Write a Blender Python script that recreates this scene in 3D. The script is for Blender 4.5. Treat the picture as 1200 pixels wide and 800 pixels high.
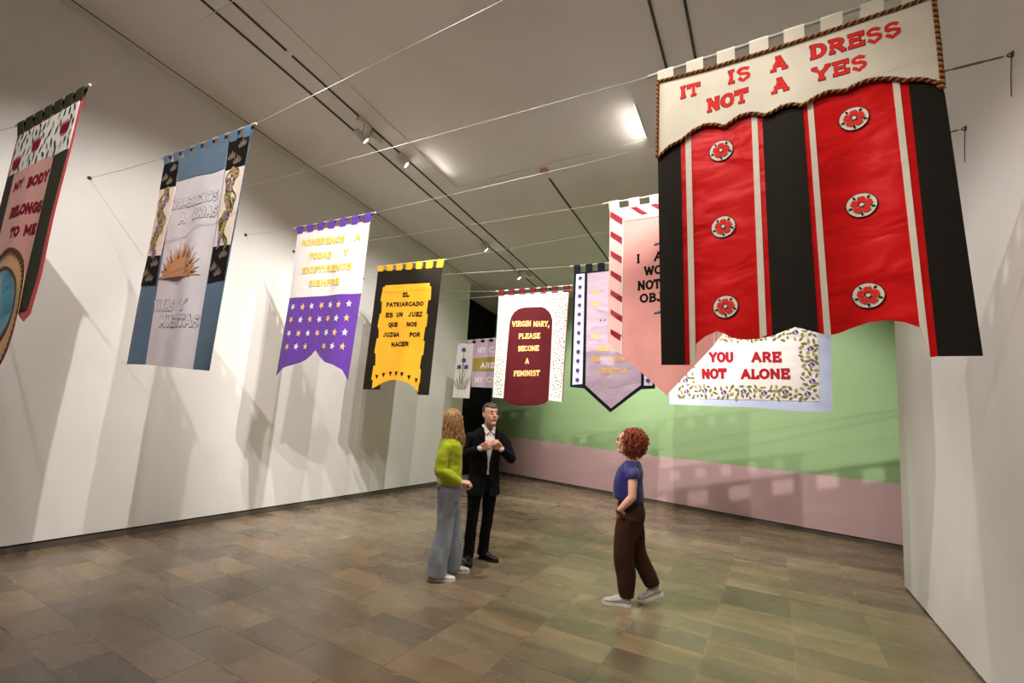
import bpy, bmesh, math, random
from mathutils import Vector, Matrix
PI = math.pi
random.seed(11)
for o in list(bpy.data.objects):
    bpy.data.objects.remove(o)
SC = bpy.context.scene
C = SC.collection

# ------------------------------------------------------------------ camera (16 mm wide angle, 1.65 m high)
cam = bpy.data.cameras.new('camera')
cam.lens = 15.98; cam.sensor_width = 36; cam.sensor_fit = 'HORIZONTAL'; cam.clip_start = 0.05
cam_ob = bpy.data.objects.new('camera', cam); C.objects.link(cam_ob)
YAW, PITCH, ROLL = 0.52580, 0.163769, 0.053340
_f = Vector((-math.sin(YAW) * math.cos(PITCH), math.cos(YAW) * math.cos(PITCH), math.sin(PITCH)))
_r = Vector((math.cos(YAW), math.sin(YAW), 0)); _u = _r.cross(_f)
_r2 = _r * math.cos(ROLL) + _u * math.sin(ROLL); _u2 = _r2.cross(_f)
cam_ob.matrix_world = Matrix(((_r2.x, _u2.x, -_f.x, 0), (_r2.y, _u2.y, -_f.y, 0), (_r2.z, _u2.z, -_f.z, 1.65), (0, 0, 0, 1)))
SC.camera = cam_ob

# ------------------------------------------------------------------ world, exposure
W = bpy.data.worlds.new('world'); SC.world = W; W.use_nodes = True
W.node_tree.nodes['Background'].inputs[0].default_value = (0.9, 0.85, 0.8, 1)
W.node_tree.nodes['Background'].inputs[1].default_value = 0.02
SC.view_settings.view_transform = 'Standard'
SC.view_settings.look = 'None'
SC.view_settings.exposure = 0.2
SC.view_settings.gamma = 1.0
SC.view_settings.use_curve_mapping = False
SC.cycles.use_denoising = True
SC.cycles.max_bounces = 8
SC.cycles.diffuse_bounces = 5
SC.cycles.glossy_bounces = 3
SC.cycles.sample_clamp_indirect = 4.0

def ceil_z(y):
    return 6.13 - 0.114 * y

# spot lamps of the ceiling tracks, with added fills and downlights: position (x, y), drop below the ceiling, aim, watts, cone, label
WARM = (1.0, 0.945, 0.885)
SPOTS = [
    (-0.605, -0.45, .26, (-6.8, 2.6, 1.9), 860, 48, 'white track spotlight above the viewer aimed at the blue sun banner'),
    (-0.91, 0.55, .22, (-6.8, 3.0, 1.7), 460, 50, 'unseen fill spotlight added above the viewer aimed between the blue and purple banners'),  # unseen fill doubling the spot above, softens shadows on the left wall
    (-2.60, 2.50, .22, (-6.8, 4.9, 1.2), 340, 62, 'white track spotlight above the floor centre aimed at the purple banner'),
    (-0.605, 2.40, .26, (-6.6, 6.6, 1.4), 860, 50, 'white track spotlight over the red dress banner aimed at the yellow banner'),
    (-0.91, 1.70, .22, (-6.7, 5.8, 1.4), 480, 50, 'unseen fill spotlight added behind the red dress banner aimed at the left wall'),  # added fill that lightens the banner shadows on the wall
    (-0.605, 2.80, .40, (-3.2, 9.8, 1.0), 620, 50, 'white track spotlight over the red dress banner aimed at the lilac banner'),
    (-4.905, 3.95, .26, (-2.0, 9.8, .9), 430, 54, 'white track spotlight on the left track aimed at the maroon banner'),
    (-4.905, 4.77, .10, (-.4, 9.4, .9), 620, 54, 'white track spotlight with a glowing lens on the paired ceiling tracks'),
    (-2.75, 0.10, .28, (0.2, 4.6, 1.6), 290, 50, 'white track spotlight high behind the viewer aimed at the red dress banner'),
    (-0.91, 4.90, .26, (-.6, 9.8, 1.0), 640, 66, 'white track spotlight nearest the pink banner aimed at the green wall'),
    (-0.91, -1.60, .26, (0.2, 2.6, 2.8), 160, 40, 'white track spotlight farthest behind the viewer aimed at the red dress banner'),
    (-4.905, 1.00, .26, (1.2, 4.4, .9), 480, 40, 'white track spotlight on the left track aimed across at the right wall'),
    (-2.99, 0.60, .26, (-5.6, 1.4, 2.2), 70, 66, 'white track spotlight above the viewer aimed at the olive banner'),
    (-2.99, 2.35, .22, (-2.7, 5.0, 0), 480, 66, 'unseen downlight added above the floor centre pointing down at the visitors'),  # unseen downlight added to brighten the visitors and floor
    (-0.605, 5.10, .22, (-1.3, 5.9, 0), 300, 80, 'unseen downlight added behind the red dress banner pointing down at the floor'),  # added downlight hidden by the dress banner, lifts the floor
    (-0.605, 1.20, .22, (-1.0, 3.4, 0), 200, 66, 'unseen downlight added above the viewer pointing down at the near floor'),  # out-of-view downlight added for the near floor
    (-5.21, 7.60, .12, (-2.6, 11.0, .8), 280, 84, 'white track spotlight far along the left track near the maroon banner'),
    (-5.21, 9.10, .12, (-2.5, 10.6, .5), 200, 80, 'white track spotlight at the far end of the left track'),
]

# ------------------------------------------------------------------ materials
def new_mat(name):
    m = bpy.data.materials.new(name); m.use_nodes = True
    nt = m.node_tree; b = nt.nodes['Principled BSDF']
    return m, nt, b
def nd(nt, t, **kw):
    n = nt.nodes.new(t)
    for k, v in kw.items():
        if k in n.inputs: n.inputs[k].default_value = v
        else: setattr(n, k, v)
    return n
def ramp(nt, stops, fac):
    r = nt.nodes.new('ShaderNodeValToRGB'); e = r.color_ramp.elements
    while len(e) < len(stops): e.new(.5)
    for i, (p, c) in enumerate(stops):
        e[i].position = p; e[i].color = (*c, 1)
    nt.links.new(fac, r.inputs[0]); return r.outputs[0]
def mat(name, col, rough=.8, var=.08, scale=6, bump=0, bscale=200, spec=.3, sheen=0, metal=0, stretch=None):
    m, nt, b = new_mat(name)
    tc = nd(nt, 'ShaderNodeTexCoord'); v = tc.outputs['Object']
    if stretch:
        mp = nd(nt, 'ShaderNodeMapping'); mp.inputs['Scale'].default_value = stretch
        nt.links.new(v, mp.inputs[0]); v = mp.outputs[0]
    n = nd(nt, 'ShaderNodeTexNoise', Scale=scale, Detail=4); nt.links.new(v, n.inputs['Vector'])
    lo = [max(0, c * (1 - var)) for c in col]; hi = [min(1, c * (1 + var)) for c in col]
    nt.links.new(ramp(nt, [(.3, lo), (.7, hi)], n.outputs[0]), b.inputs['Base Color'])
    b.inputs['Roughness'].default_value = rough; b.inputs['Specular IOR Level'].default_value = spec
    b.inputs['Metallic'].default_value = metal
    if sheen:
        b.inputs['Sheen Weight'].default_value = sheen; b.inputs['Sheen Roughness'].default_value = .5
    if bump:
        n2 = nd(nt, 'ShaderNodeTexNoise', Scale=bscale, Detail=3); nt.links.new(v, n2.inputs['Vector'])
        bp = nd(nt, 'ShaderNodeBump', Strength=bump, Distance=.01)
        nt.links.new(n2.outputs[0], bp.inputs['Height']); nt.links.new(bp.outputs[0], b.inputs['Normal'])
    return m
def emis(name, col, s):
    m, nt, b = new_mat(name)
    b.inputs['Base Color'].default_value = (*col, 1)
    b.inputs['Emission Color'].default_value = (*col, 1); b.inputs['Emission Strength'].default_value = s
    return m
M = {}
M['wall'] = mat('white_wall_paint', (.80, .785, .765), .85, .03, 1.2, .06, 90)
M['ceil'] = mat('ceiling_paint', (.74, .71, .67), .9, .05, .8, .05, 60)
M['blackwall'] = mat('black_wall_paint', (.004, .004, .005), .9, .2, 3)
M['gap'] = mat('dark_gap', (.02, .018, .016), .9)
M['skirt'] = mat('skirting_stone', (.10, .085, .07), .4, .35, 2.2, .1, 40, .4)
M['track'] = mat('dark_track_slot', (.05, .042, .036), .6)
M['lampwhite'] = mat('lamp_white_metal', (.6, .56, .5), .45)
M['lens'] = emis('lamp_lens', (1, .93, .82), 30)
M['strip'] = emis('strip_lamp', (1, .94, .86), 2.5)
M['steel'] = mat('steel_cable', (.42, .4, .37), .4, .05, 20, metal=.3)
M['dark_steel'] = mat('dark_hook_steel', (.08, .075, .07), .4, metal=.6)
M['hook_grey'] = mat('grey_turnbuckle_steel', (.2, .19, .18), .4, metal=.5)
M['rod'] = mat('pale_rod', (.55, .52, .48), .5)
M['detector'] = mat('detector_plastic', (.55, .25, .2), .5)

def cloth_mat(name, col, var=.06, rough=.85, sheen=.15, bump=.25):
    return mat(name, col, rough, var, 5, bump, 350, .2, sheen)
def satin(name, col, rough=.36):
    m, nt, b = new_mat(name)
    tc = nd(nt, 'ShaderNodeTexCoord')
    mp = nd(nt, 'ShaderNodeMapping'); mp.inputs['Scale'].default_value = (3.2, 3.2, 5.5); mp.inputs['Rotation'].default_value = (0, .45, 0)
    nt.links.new(tc.outputs['Object'], mp.inputs[0])
    n = nd(nt, 'ShaderNodeTexNoise', Scale=1.0, Detail=2.5, Roughness=.45, Distortion=.5); nt.links.new(mp.outputs[0], n.inputs['Vector'])
    bp = nd(nt, 'ShaderNodeBump', Strength=.55, Distance=.045); nt.links.new(n.outputs[0], bp.inputs['Height'])
    nt.links.new(bp.outputs[0], b.inputs['Normal'])
    b.inputs['Base Color'].default_value = (*col, 1); b.inputs['Roughness'].default_value = rough
    b.inputs['Specular IOR Level'].default_value = .5
    b.inputs['Specular Tint'].default_value = tuple(min(1, .25 + c * 1.1) for c in col) + (1,)
    return m
def srgb(r, g, b):
    f = lambda c: (c / 255 / 12.92) if c <= 10 else ((c / 255 + .055) / 1.055) ** 2.4
    return (f(r), f(g), f(b))
for k, c in dict(cream=(226, 216, 196), black=(32, 27, 19), ink=(12, 10, 9), white=(222, 218, 214), purple=(92, 48, 148),
                 gold=(250, 180, 40), maroon=(80, 15, 21), navy=(18, 18, 34), lilac=(190, 168, 188), palelilac=(226, 220, 236),
                 pink=(222, 154, 146), palepink=(232, 184, 176), blue=(72, 100, 124), silver=(214, 208, 214), olivedark=(50, 52, 38),
                 skyblue=(192, 204, 232), olive=(158, 140, 70), red=(186, 24, 28), rosepink=(204, 142, 130), tan=(196, 148, 92),
                 vinecloth=(232, 214, 196), letterred=(222, 44, 36), darkred=(122, 24, 24), bronze=(186, 124, 66), goldthread=(226, 196, 84),
                 palegold=(236, 190, 120), leaf=(110, 116, 48), leafdark=(62, 84, 48), violet=(76, 58, 128), wisteria=(128, 78, 148), brown=(92, 62, 40),
                 motif=(112, 94, 78), crimson=(118, 10, 28), alonered=(158, 20, 36), stitch=(84, 78, 76), starwhite=(224, 206, 226), stargold=(232, 180, 110)).items():
    M[k] = cloth_mat(k + '_cloth', srgb(*c), sheen=.0 if sum(c) < 200 else .1)
M['redsatin'] = satin('red_satin', srgb(206, 22, 22))
M['teal'] = satin('teal_satin', srgb(22, 120, 150), .28)
M['maroonsatin'] = satin('maroon_satin', srgb(136, 24, 42), .4)
M['lilacsatin'] = satin('lilac_satin', srgb(190, 168, 186), .5)

def green_wall_mat():
    m, nt, b = new_mat('green_and_pink_wall_paint')
    g = nd(nt, 'ShaderNodeNewGeometry'); sx = nd(nt, 'ShaderNodeSeparateXYZ'); nt.links.new(g.outputs['Position'], sx.inputs[0])
    # painted border height: 0.98 + a lift towards the left end
    mr = nd(nt, 'ShaderNodeMapRange'); mr.interpolation_type = 'SMOOTHSTEP'
    for i, v in ((1, -6.6), (2, -2.2), (3, 1.075), (4, .985)): mr.inputs[i].default_value = v
    nt.links.new(sx.outputs[0], mr.inputs[0])
    mr2 = nd(nt, 'ShaderNodeMapRange'); 
    for i, v in ((1, -2.5), (2, 1.7), (3, 0.0), (4, -.03)): mr2.inputs[i].default_value = v
    nt.links.new(sx.outputs[0], mr2.inputs[0])
    ad = nd(nt, 'ShaderNodeMath', operation='ADD'); nt.links.new(mr.outputs[0], ad.inputs[0]); nt.links.new(mr2.outputs[0], ad.inputs[1])
    gt = nd(nt, 'ShaderNodeMath', operation='GREATER_THAN'); nt.links.new(sx.outputs[2], gt.inputs[0]); nt.links.new(ad.outputs[0], gt.inputs[1])
    mx = nd(nt, 'ShaderNodeMix', data_type='RGBA'); mx.inputs[6].default_value = (*srgb(206, 172, 174), 1); mx.inputs[7].default_value = (*srgb(150, 180, 130), 1)
    nt.links.new(gt.outputs[0], mx.inputs[0]); nt.links.new(mx.outputs[2], b.inputs['Base Color'])
    b.inputs['Roughness'].default_value = .55; b.inputs['Specular IOR Level'].default_value = .3
    return m
M['green'] = green_wall_mat()

def stone_mat():
    m, nt, b = new_mat('brown_slate_tile'); L = nt.links.new
    g = nd(nt, 'ShaderNodeNewGeometry'); oi = nd(nt, 'ShaderNodeObjectInfo'); at = nd(nt, 'ShaderNodeAttribute', attribute_name='tone')
    ad = nd(nt, 'ShaderNodeMath', operation='ADD'); L(oi.outputs['Random'], ad.inputs[0]); L(at.outputs['Fac'], ad.inputs[1])
    rn = nd(nt, 'ShaderNodeMath', operation='FRACT'); L(ad.outputs[0], rn.inputs[0])
    sc = nd(nt, 'ShaderNodeMath', operation='MULTIPLY'); L(rn.outputs[0], sc.inputs[0]); sc.inputs[1].default_value = 37
    off = nd(nt, 'ShaderNodeVectorMath', operation='ADD'); L(g.outputs['Position'], off.inputs[0]); L(sc.outputs[0], off.inputs[1])
    mp = nd(nt, 'ShaderNodeMapping'); mp.inputs['Scale'].default_value = (1.0, 2.4, 1); mp.inputs['Rotation'].default_value = (0, 0, .35); L(off.outputs[0], mp.inputs[0])
    n1 = nd(nt, 'ShaderNodeTexNoise', Scale=1.3, Detail=5, Roughness=.5, Distortion=.8); L(mp.outputs[0], n1.inputs['Vector'])
    base = ramp(nt, [(.0, srgb(118, 104, 88)), (.2, srgb(140, 121, 99)), (.45, srgb(130, 118, 96)), (.7, srgb(150, 127, 101)), (.88, srgb(160, 140, 113)), (1, srgb(124, 109, 92))], rn.outputs[0])
    cl = ramp(nt, [(.28, (.66, .65, .65)), (.5, (.88, .88, .88)), (.72, (1.06, 1.05, 1.03))], n1.outputs[0])
    mu = nd(nt, 'ShaderNodeMix', data_type='RGBA', blend_type='MULTIPLY'); mu.inputs[0].default_value = 1; L(base, mu.inputs[6]); L(cl, mu.inputs[7])
    # slow drift to the right: the end wall's green bounce put into the tile colour
    sx = nd(nt, 'ShaderNodeSeparateXYZ'); L(g.outputs['Position'], sx.inputs[0])
    mr = nd(nt, 'ShaderNodeMapRange'); 
    for i, v in ((1, -3.2), (2, -.6), (3, 0.0), (4, 1.0)): mr.inputs[i].default_value = v
    L(sx.outputs[0], mr.inputs[0])
    dr = nd(nt, 'ShaderNodeMix', data_type='RGBA', blend_type='MULTIPLY'); L(mr.outputs[0], dr.inputs[0]); L(mu.outputs[2], dr.inputs[6]); dr.inputs[7].default_value = (.84, .87, .77, 1)
    # thin pale veins in some places
    n2 = nd(nt, 'ShaderNodeTexNoise', Scale=1.7, Detail=3, Distortion=1.6); L(mp.outputs[0], n2.inputs['Vector'])
    vd = nd(nt, 'ShaderNodeMath', operation='SUBTRACT'); L(n2.outputs[0], vd.inputs[0]); vd.inputs[1].default_value = .5
    va = nd(nt, 'ShaderNodeMath', operation='ABSOLUTE'); L(vd.outputs[0], va.inputs[0])
    vm = nd(nt, 'ShaderNodeMapRange'); 
    for i, v in ((1, 0.0), (2, .006), (3, 1.0), (4, 0.0)): vm.inputs[i].default_value = v
    L(va.outputs[0], vm.inputs[0])
    n3 = nd(nt, 'ShaderNodeTexNoise', Scale=.9, Detail=2); L(off.outputs[0], n3.inputs['Vector'])
    v3 = nd(nt, 'ShaderNodeMapRange'); 
    for i, v in ((1, .52), (2, .68), (3, 0.0), (4, .55)): v3.inputs[i].default_value = v
    L(n3.outputs[0], v3.inputs[0])
    vv = nd(nt, 'ShaderNodeMath', operation='MULTIPLY'); L(vm.outputs[0], vv.inputs[0]); L(v3.outputs[0], vv.inputs[1])
    fin = nd(nt, 'ShaderNodeMix', data_type='RGBA'); L(vv.outputs[0], fin.inputs[0]); L(dr.outputs[2], fin.inputs[6]); fin.inputs[7].default_value = (*srgb(196, 182, 158), 1)
    L(fin.outputs[2], b.inputs['Base Color'])
    rr = ramp(nt, [(.3, (.2,) * 3), (.7, (.33,) * 3)], n1.outputs[0]); L(rr, b.inputs['Roughness'])
    b.inputs['Specular IOR Level'].default_value = .45
    return m
M['tile'] = stone_mat()
M['grout'] = mat('tile_grout', (.42, .38, .31), .8, .1, 4)
# people
M['skin'] = mat('skin_warm', srgb(214, 158, 132), .5, .06, 9, 0, spec=.4)
M['skin2'] = mat('skin_fair', srgb(220, 166, 140), .5, .06, 9, 0, spec=.4)
M['suit'] = mat('black_wool', (.007, .007, .008), .9, .15, 12, .2, 200, .12)
M['shirt'] = mat('white_shirt_cotton', (.78, .77, .76), .8, .03, 6, .15, 40)
M['leather'] = mat('black_leather', (.015, .014, .013), .38, .2, 12)
M['sole'] = mat('pale_rubber', (.72, .68, .62), .6)
M['lime'] = mat('lime_wool', srgb(166, 178, 30), .85, .1, 10, .35, 60, .2, .2)
M['jeans'] = mat('pale_denim', srgb(146, 154, 164), .85, .16, 8, .2, 90, .2)
M['sneaker'] = mat('white_sneaker_leather', (.75, .72, .69), .5, .05, 8)
M['navyblouse'] = mat('royal_blue_silk', srgb(26, 26, 96), .6, .15, 8, .2, 22, .4, .2)
M['browncloth'] = mat('dark_brown_cloth', srgb(58, 34, 22), .85, .15, 8, .2, 30, .2)
M['greysneaker'] = mat('grey_sneaker_mesh', (.5, .48, .46), .6, .3, 40)
def hair_mat(n, a, b_, c):
    m, nt, b = new_mat(n)
    tc = nd(nt, 'ShaderNodeTexCoord'); mp = nd(nt, 'ShaderNodeMapping'); mp.inputs['Scale'].default_value = (40, 40, 9); nt.links.new(tc.outputs['Object'], mp.inputs[0])
    x = nd(nt, 'ShaderNodeTexNoise', Scale=2, Detail=5); nt.links.new(mp.outputs[0], x.inputs['Vector'])
    nt.links.new(ramp(nt, [(.25, a), (.5, b_), (.75, c)], x.outputs[0]), b.inputs['Base Color']); b.inputs['Roughness'].default_value = .5
    return m
M['greyhair'] = hair_mat('grey_brown_hair', srgb(40, 33, 29), srgb(66, 56, 50), srgb(98, 88, 80))
M['blond'] = hair_mat('dark_blond_hair', srgb(112, 76, 42), srgb(172, 128, 78), srgb(214, 176, 120))
M['auburn'] = hair_mat('auburn_hair', srgb(76, 26, 12), srgb(142, 58, 26), srgb(186, 94, 48))
M['eyewhite'] = mat('eye_white', (.8, .78, .75), .2); M['iris'] = mat('dark_iris', (.03, .02, .015), .2)
M['lip'] = mat('lips', srgb(186, 100, 92), .5)
M['brassmetal'] = mat('watch_metal', (.45, .33, .15), .35, metal=.8)

# ------------------------------------------------------------------ object helpers
def obj(name, bm, m, parent=None, smooth=False):
    me = bpy.data.meshes.new(name)
    bmesh.ops.recalc_face_normals(bm, faces=bm.faces) if bm.faces else None
    if smooth:
        for f in bm.faces: f.smooth = True
    bm.to_mesh(me); bm.free()
    for x in (m if isinstance(m, (list, tuple)) else [m]): me.materials.append(x)
    o = bpy.data.objects.new(name, me); C.objects.link(o)
    if parent: o.parent = parent
    return o
def empty(name, label, cat, loc=(0, 0, 0), rz=0, group=None):
    o = bpy.data.objects.new(name, None); C.objects.link(o); o.empty_display_size = .1
    o.location = loc; o.rotation_euler = (0, 0, rz); o['label'] = label; o['category'] = cat
    if group: o['group'] = group
    return o
def tag(o, label, cat, group=None):
    o['label'] = label; o['category'] = cat
    if group: o['group'] = group
    return o
def struct(name, bm, m, label=None):
    o = obj(name, bm, m); o['kind'] = 'structure'
    if label: o['label'] = label
    return o
def hexa(bm, p, mi=0):
    """eight corners: four of the bottom, four of the top, same order"""
    v = [bm.verts.new(q) for q in p]
    for a in ((3, 2, 1, 0), (4, 5, 6, 7), (0, 1, 5, 4), (1, 2, 6, 5), (2, 3, 7, 6), (3, 0, 4, 7)):
        bm.faces.new([v[i] for i in a]).material_index = mi
def box(bm, x0, x1, y0, y1, z0, z1, mi=0):
    hexa(bm, [(x0, y0, z0), (x1, y0, z0), (x1, y1, z0), (x0, y1, z0), (x0, y0, z1), (x1, y0, z1), (x1, y1, z1), (x0, y1, z1)], mi)
def frame_of(t, ref=None):
    t = t.normalized()
    ref = ref or (Vector((0, 0, 1)) if abs(t.z) < .9 else Vector((0, 1, 0)))
    a = ref - t * ref.dot(t)
    if a.length < 1e-5: a = Vector((1, 0, 0)) - t * t.x
    a.normalize(); return a, t.cross(a)
def loft(bm, rings, mi=0, caps=True):
    vs = [[bm.verts.new(p) for p in r] for r in rings]; n = len(rings[0])
    for i in range(len(vs) - 1):
        for k in range(n):
            bm.faces.new((vs[i][k], vs[i][(k + 1) % n], vs[i + 1][(k + 1) % n], vs[i + 1][k])).material_index = mi
    if caps:
        bm.faces.new(vs[0][::-1]).material_index = mi; bm.faces.new(vs[-1]).material_index = mi
def tube(bm, pts, r, n=6, mi=0):
    """pts: path; r: radius or list of radii"""
    P = [Vector(p) for p in pts]; R = r if isinstance(r, (list, tuple)) else [r] * len(P)
    rings = []; a = None
    for i, p in enumerate(P):
        t = (P[min(i + 1, len(P) - 1)] - P[max(i - 1, 0)])
        a, b = frame_of(t, a)
        rings.append([p + (a * math.cos(2 * PI * k / n) + b * math.sin(2 * PI * k / n)) * R[i] for k in range(n)])
    loft(bm, rings, mi)
def limb(bm, pts, n=14, ref=None, flat_end=False):
    """pts: (x,y,z,r) or (x,y,z,ra,rb): smoothed, tapered tube with rounded ends; ra is along ref"""
    P = [Vector(p[:3]) for p in pts]; A = [p[3] for p in pts]; B = [p[4] if len(p) > 4 else p[3] for p in pts]
    Q, QA, QB = [], [], []
    for i in range(len(P) - 1):
        p0, p1, p2, p3 = P[max(i - 1, 0)], P[i], P[i + 1], P[min(i + 2, len(P) - 1)]
        for s in range(4):
            t = s / 4
            Q.append(.5 * ((2 * p1) + (p2 - p0) * t + (2 * p0 - 5 * p1 + 4 * p2 - p3) * t * t + (3 * p1 - p0 - 3 * p2 + p3) * t ** 3))
            e = t * t * (3 - 2 * t)
            QA.append(A[i] + (A[i + 1] - A[i]) * e); QB.append(B[i] + (B[i + 1] - B[i]) * e)
    Q.append(P[-1]); QA.append(A[-1]); QB.append(B[-1])
    t0 = (Q[0] - Q[1]).normalized(); t1 = (Q[-1] - Q[-2]).normalized()
    m0, m1 = min(QA[0], QB[0]), min(QA[-1], QB[-1])
    e_ = [] if flat_end else [Q[-1] + t1 * m1 * .5, Q[-1] + t1 * m1 * .8]
    Q = [Q[0] + t0 * m0 * .8, Q[0] + t0 * m0 * .5] + Q + e_
    QA = [QA[0] * .35, QA[0] * .8] + QA + ([QA[-1] * .8, QA[-1] * .35] if e_ else []); QB = [QB[0] * .35, QB[0] * .8] + QB + ([QB[-1] * .8, QB[-1] * .35] if e_ else [])
    rings = []; a = Vector(ref) if ref else None
    for i, p in enumerate(Q):
        t = Q[min(i + 1, len(Q) - 1)] - Q[max(i - 1, 0)]
        a, b = frame_of(t, Vector(ref) if ref else a)
        rings.append([p + a * math.cos(2 * PI * k / n) * QA[i] + b * math.sin(2 * PI * k / n) * QB[i] for k in range(n)])
    loft(bm, rings)
def smoothstep(e0, e1, x):
    t = max(0, min(1, (x - e0) / (e1 - e0))); return t * t * (3 - 2 * t)

# ------------------------------------------------------------------ room shell
XL, XR0, LEAN = -6.83, 1.20, .037          # left wall plane; right wall foot and its outward lean
GA, GB = Vector((-7.9, 11.96, 0)), Vector((5.2, 8.07, 0))   # foot of the slanted green wall
def gy(x): return GA.y + (GB.y - GA.y) * (x - GA.x) / (GB.x - GA.x)
Y0, YW, YR = -5.0, 9.45, 6.98              # back of the hall, end of left wall, end of right wall
XE = 4.4
# floor: a bed of grout carrying one slab per tile
bm = bmesh.new(); box(bm, XL - .7, XE + .2, Y0, 12.3, -.12, -.0022)
floor = struct('floor', bm, M['grout'])
TW, TD = .5875, .2945
tile_bm = bmesh.new(); g, h_ = .0011, .0008
box(tile_bm, -TW / 2 + g, TW / 2 - g, -TD / 2 + g, TD / 2 - g, -.012, -h_)
tp = max(tile_bm.faces, key=lambda f: f.calc_center_median().z)
ex = bmesh.ops.inset_region(tile_bm, faces=[tp], thickness=.0012, depth=h_)
tile_me = bpy.data.meshes.new('tile'); bmesh.ops.recalc_face_normals(tile_bm, faces=tile_bm.faces); tile_bm.to_mesh(tile_me); tile_bm.free(); tile_me.materials.append(M['tile'])
rt = random.Random(4); cells = []
for k in range(-3, 40):
    yc = 1.295 + TD * (k + .5)
    x = .657; cut = -2.28 if yc > 2.9 else .1
    edges = [x + TW, x + 2 * TW, x + 3 * TW, x + 4 * TW, x + 5 * TW, x + 6 * TW, x]
    while x > cut: x -= TW; edges.append(x)
    x -= TW * rt.choice((1, .35, .5, .62, .8)); edges.append(x)
    while x > XL: x -= TW; edges.append(x)
    edges = sorted(set(round(e, 4) for e in edges))
    for a, b in zip(edges, edges[1:]):
        a = max(a, XL - .02); 
        if b - a < .05 or a > (XR0 + .03 if yc < YR else XE): continue
        xm = (a + b) / 2
        if yc - .2 > gy(xm): continue
        # keep what the view can hold: right edge of the frame runs along x = 0.27 y
        if xm > .45 + .30 * yc or xm < -6.2 * max(yc, .2) : continue
        cells.append((math.hypot(xm, yc + .3), xm, yc, (b - a)))
cells.sort()
for d, xm, yc, w in cells[:300]:
    o = bpy.data.objects.new('tile', tile_me); C.objects.link(o); o.parent = floor
    o.location = (xm, yc, rt.uniform(-.0006, .0006)); o.scale = (w / TW, 1, 1)
far = bmesh.new(); lay = far.loops.layers.float_color.new('tone')
for d, xm, yc, w in cells[300:]:
    n0 = len(far.faces); box(far, xm - w / 2 + g, xm + w / 2 - g, yc - TD / 2 + g, yc + TD / 2 - g, -.012, 0)
    far.faces.ensure_lookup_table(); tn = rt.random()
    for f in far.faces[n0:]:
        for l in f.loops: l[lay] = (tn, tn, tn, 1)
ft = obj('tile', far, M['tile'], floor); ft['kind'] = 'stuff'
# left wall: white panel over a recessed stone skirting
bm = bmesh.new(); hexa(bm, [(XL - .5, Y0, .085), (XL, Y0, .085), (XL, YW, .085), (XL - .5, YW, .085), (XL - .5, Y0, ceil_z(Y0) + .05), (XL, Y0, ceil_z(Y0) + .05), (XL, YW, ceil_z(YW) + .05), (XL - .5, YW, ceil_z(YW) + .05)])
struct('wall_left', bm, M['wall'])
bm = bmesh.new(); box(bm, XL - .4, XL + .004, Y0, YW, 0, .066); box(bm, XL - .4, XL - .03, Y0, YW, .066, .086, 1)
struct('baseboard_left', bm, [M['skirt'], M['gap']])
# black passage wall behind the end of the left wall
bm = bmesh.new(); hexa(bm, [(-7.7, YW, 0), (-7.5, YW, 0), (-7.5, 12.2, 0), (-7.7, 12.2, 0), (-7.7, YW, ceil_z(YW) + .05), (-7.5, YW, ceil_z(YW) + .05), (-7.5, 12.2, ceil_z(12.2) + .05), (-7.7, 12.2, ceil_z(12.2) + .05)])
struct('wall_passage', bm, M['blackwall'])
# slanted end wall, green over pink
def slab(bm, a, b, t, z0, z1a, z1b, mi=0):
    n = Vector((-(b - a).y, (b - a).x, 0)).normalized() * t
    hexa(bm, [(*a.xy, z0), (*b.xy, z0), (*(b + n).xy, z0), (*(a + n).xy, z0), (*a.xy, z1a), (*b.xy, z1b), (*(b + n).xy, z1b), (*(a + n).xy, z1a)], mi)
bm = bmesh.new(); slab(bm, GA, GB, .3, .075, ceil_z(GA.y) + .05, ceil_z(GB.y) + .05); struct('wall_end', bm, M['green'])
bm = bmesh.new(); nn = Vector((-(GB - GA).y, (GB - GA).x, 0)).normalized(); slab(bm, GA - nn * .004, GB - nn * .004, .2, 0, .056, .056); slab(bm, GA + nn * .03, GB + nn * .03, .2, .056, .076, .076, 1)
struct('baseboard_end', bm, [M['skirt'], M['gap']])
# right wall leans a little outwards and stops before the green wall
def xr(z): return XR0 + LEAN * z
zt0, zt1 = ceil_z(Y0) + .05, ceil_z(YR) + .05
bm = bmesh.new(); hexa(bm, [(xr(.02), Y0, .02), (xr(.02) + .35, Y0, .02), (xr(.02) + .35, YR, .02), (xr(.02), YR, .02), (xr(zt0), Y0, zt0), (xr(zt0) + .35, Y0, zt0), (xr(zt1) + .35, YR, zt1), (xr(zt1), YR, zt1)])
struct('wall_right', bm, M['wall'])
bm = bmesh.new(); box(bm, XR0 + .015, XR0 + .3, Y0, YR - .015, 0, .022); struct('baseboard_right', bm, M['gap'])
bm = bmesh.new(); hexa(bm, [(XE, YR - 3, 0), (XE + .2, YR - 3, 0), (XE + .2, 9.5, 0), (XE, 9.5, 0), (XE, YR - 3, ceil_z(YR - 3) + .05), (XE + .2, YR - 3, ceil_z(YR - 3) + .05), (XE + .2, 9.5, ceil_z(9.5) + .05), (XE, 9.5, ceil_z(9.5) + .05)])
struct('wall_corridor', bm, M['wall'])
bm = bmesh.new(); box(bm, XL - .7, XE + .2, Y0 - .2, Y0, 0, ceil_z(Y0) + .05); struct('wall_rear', bm, M['wall'])
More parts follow.
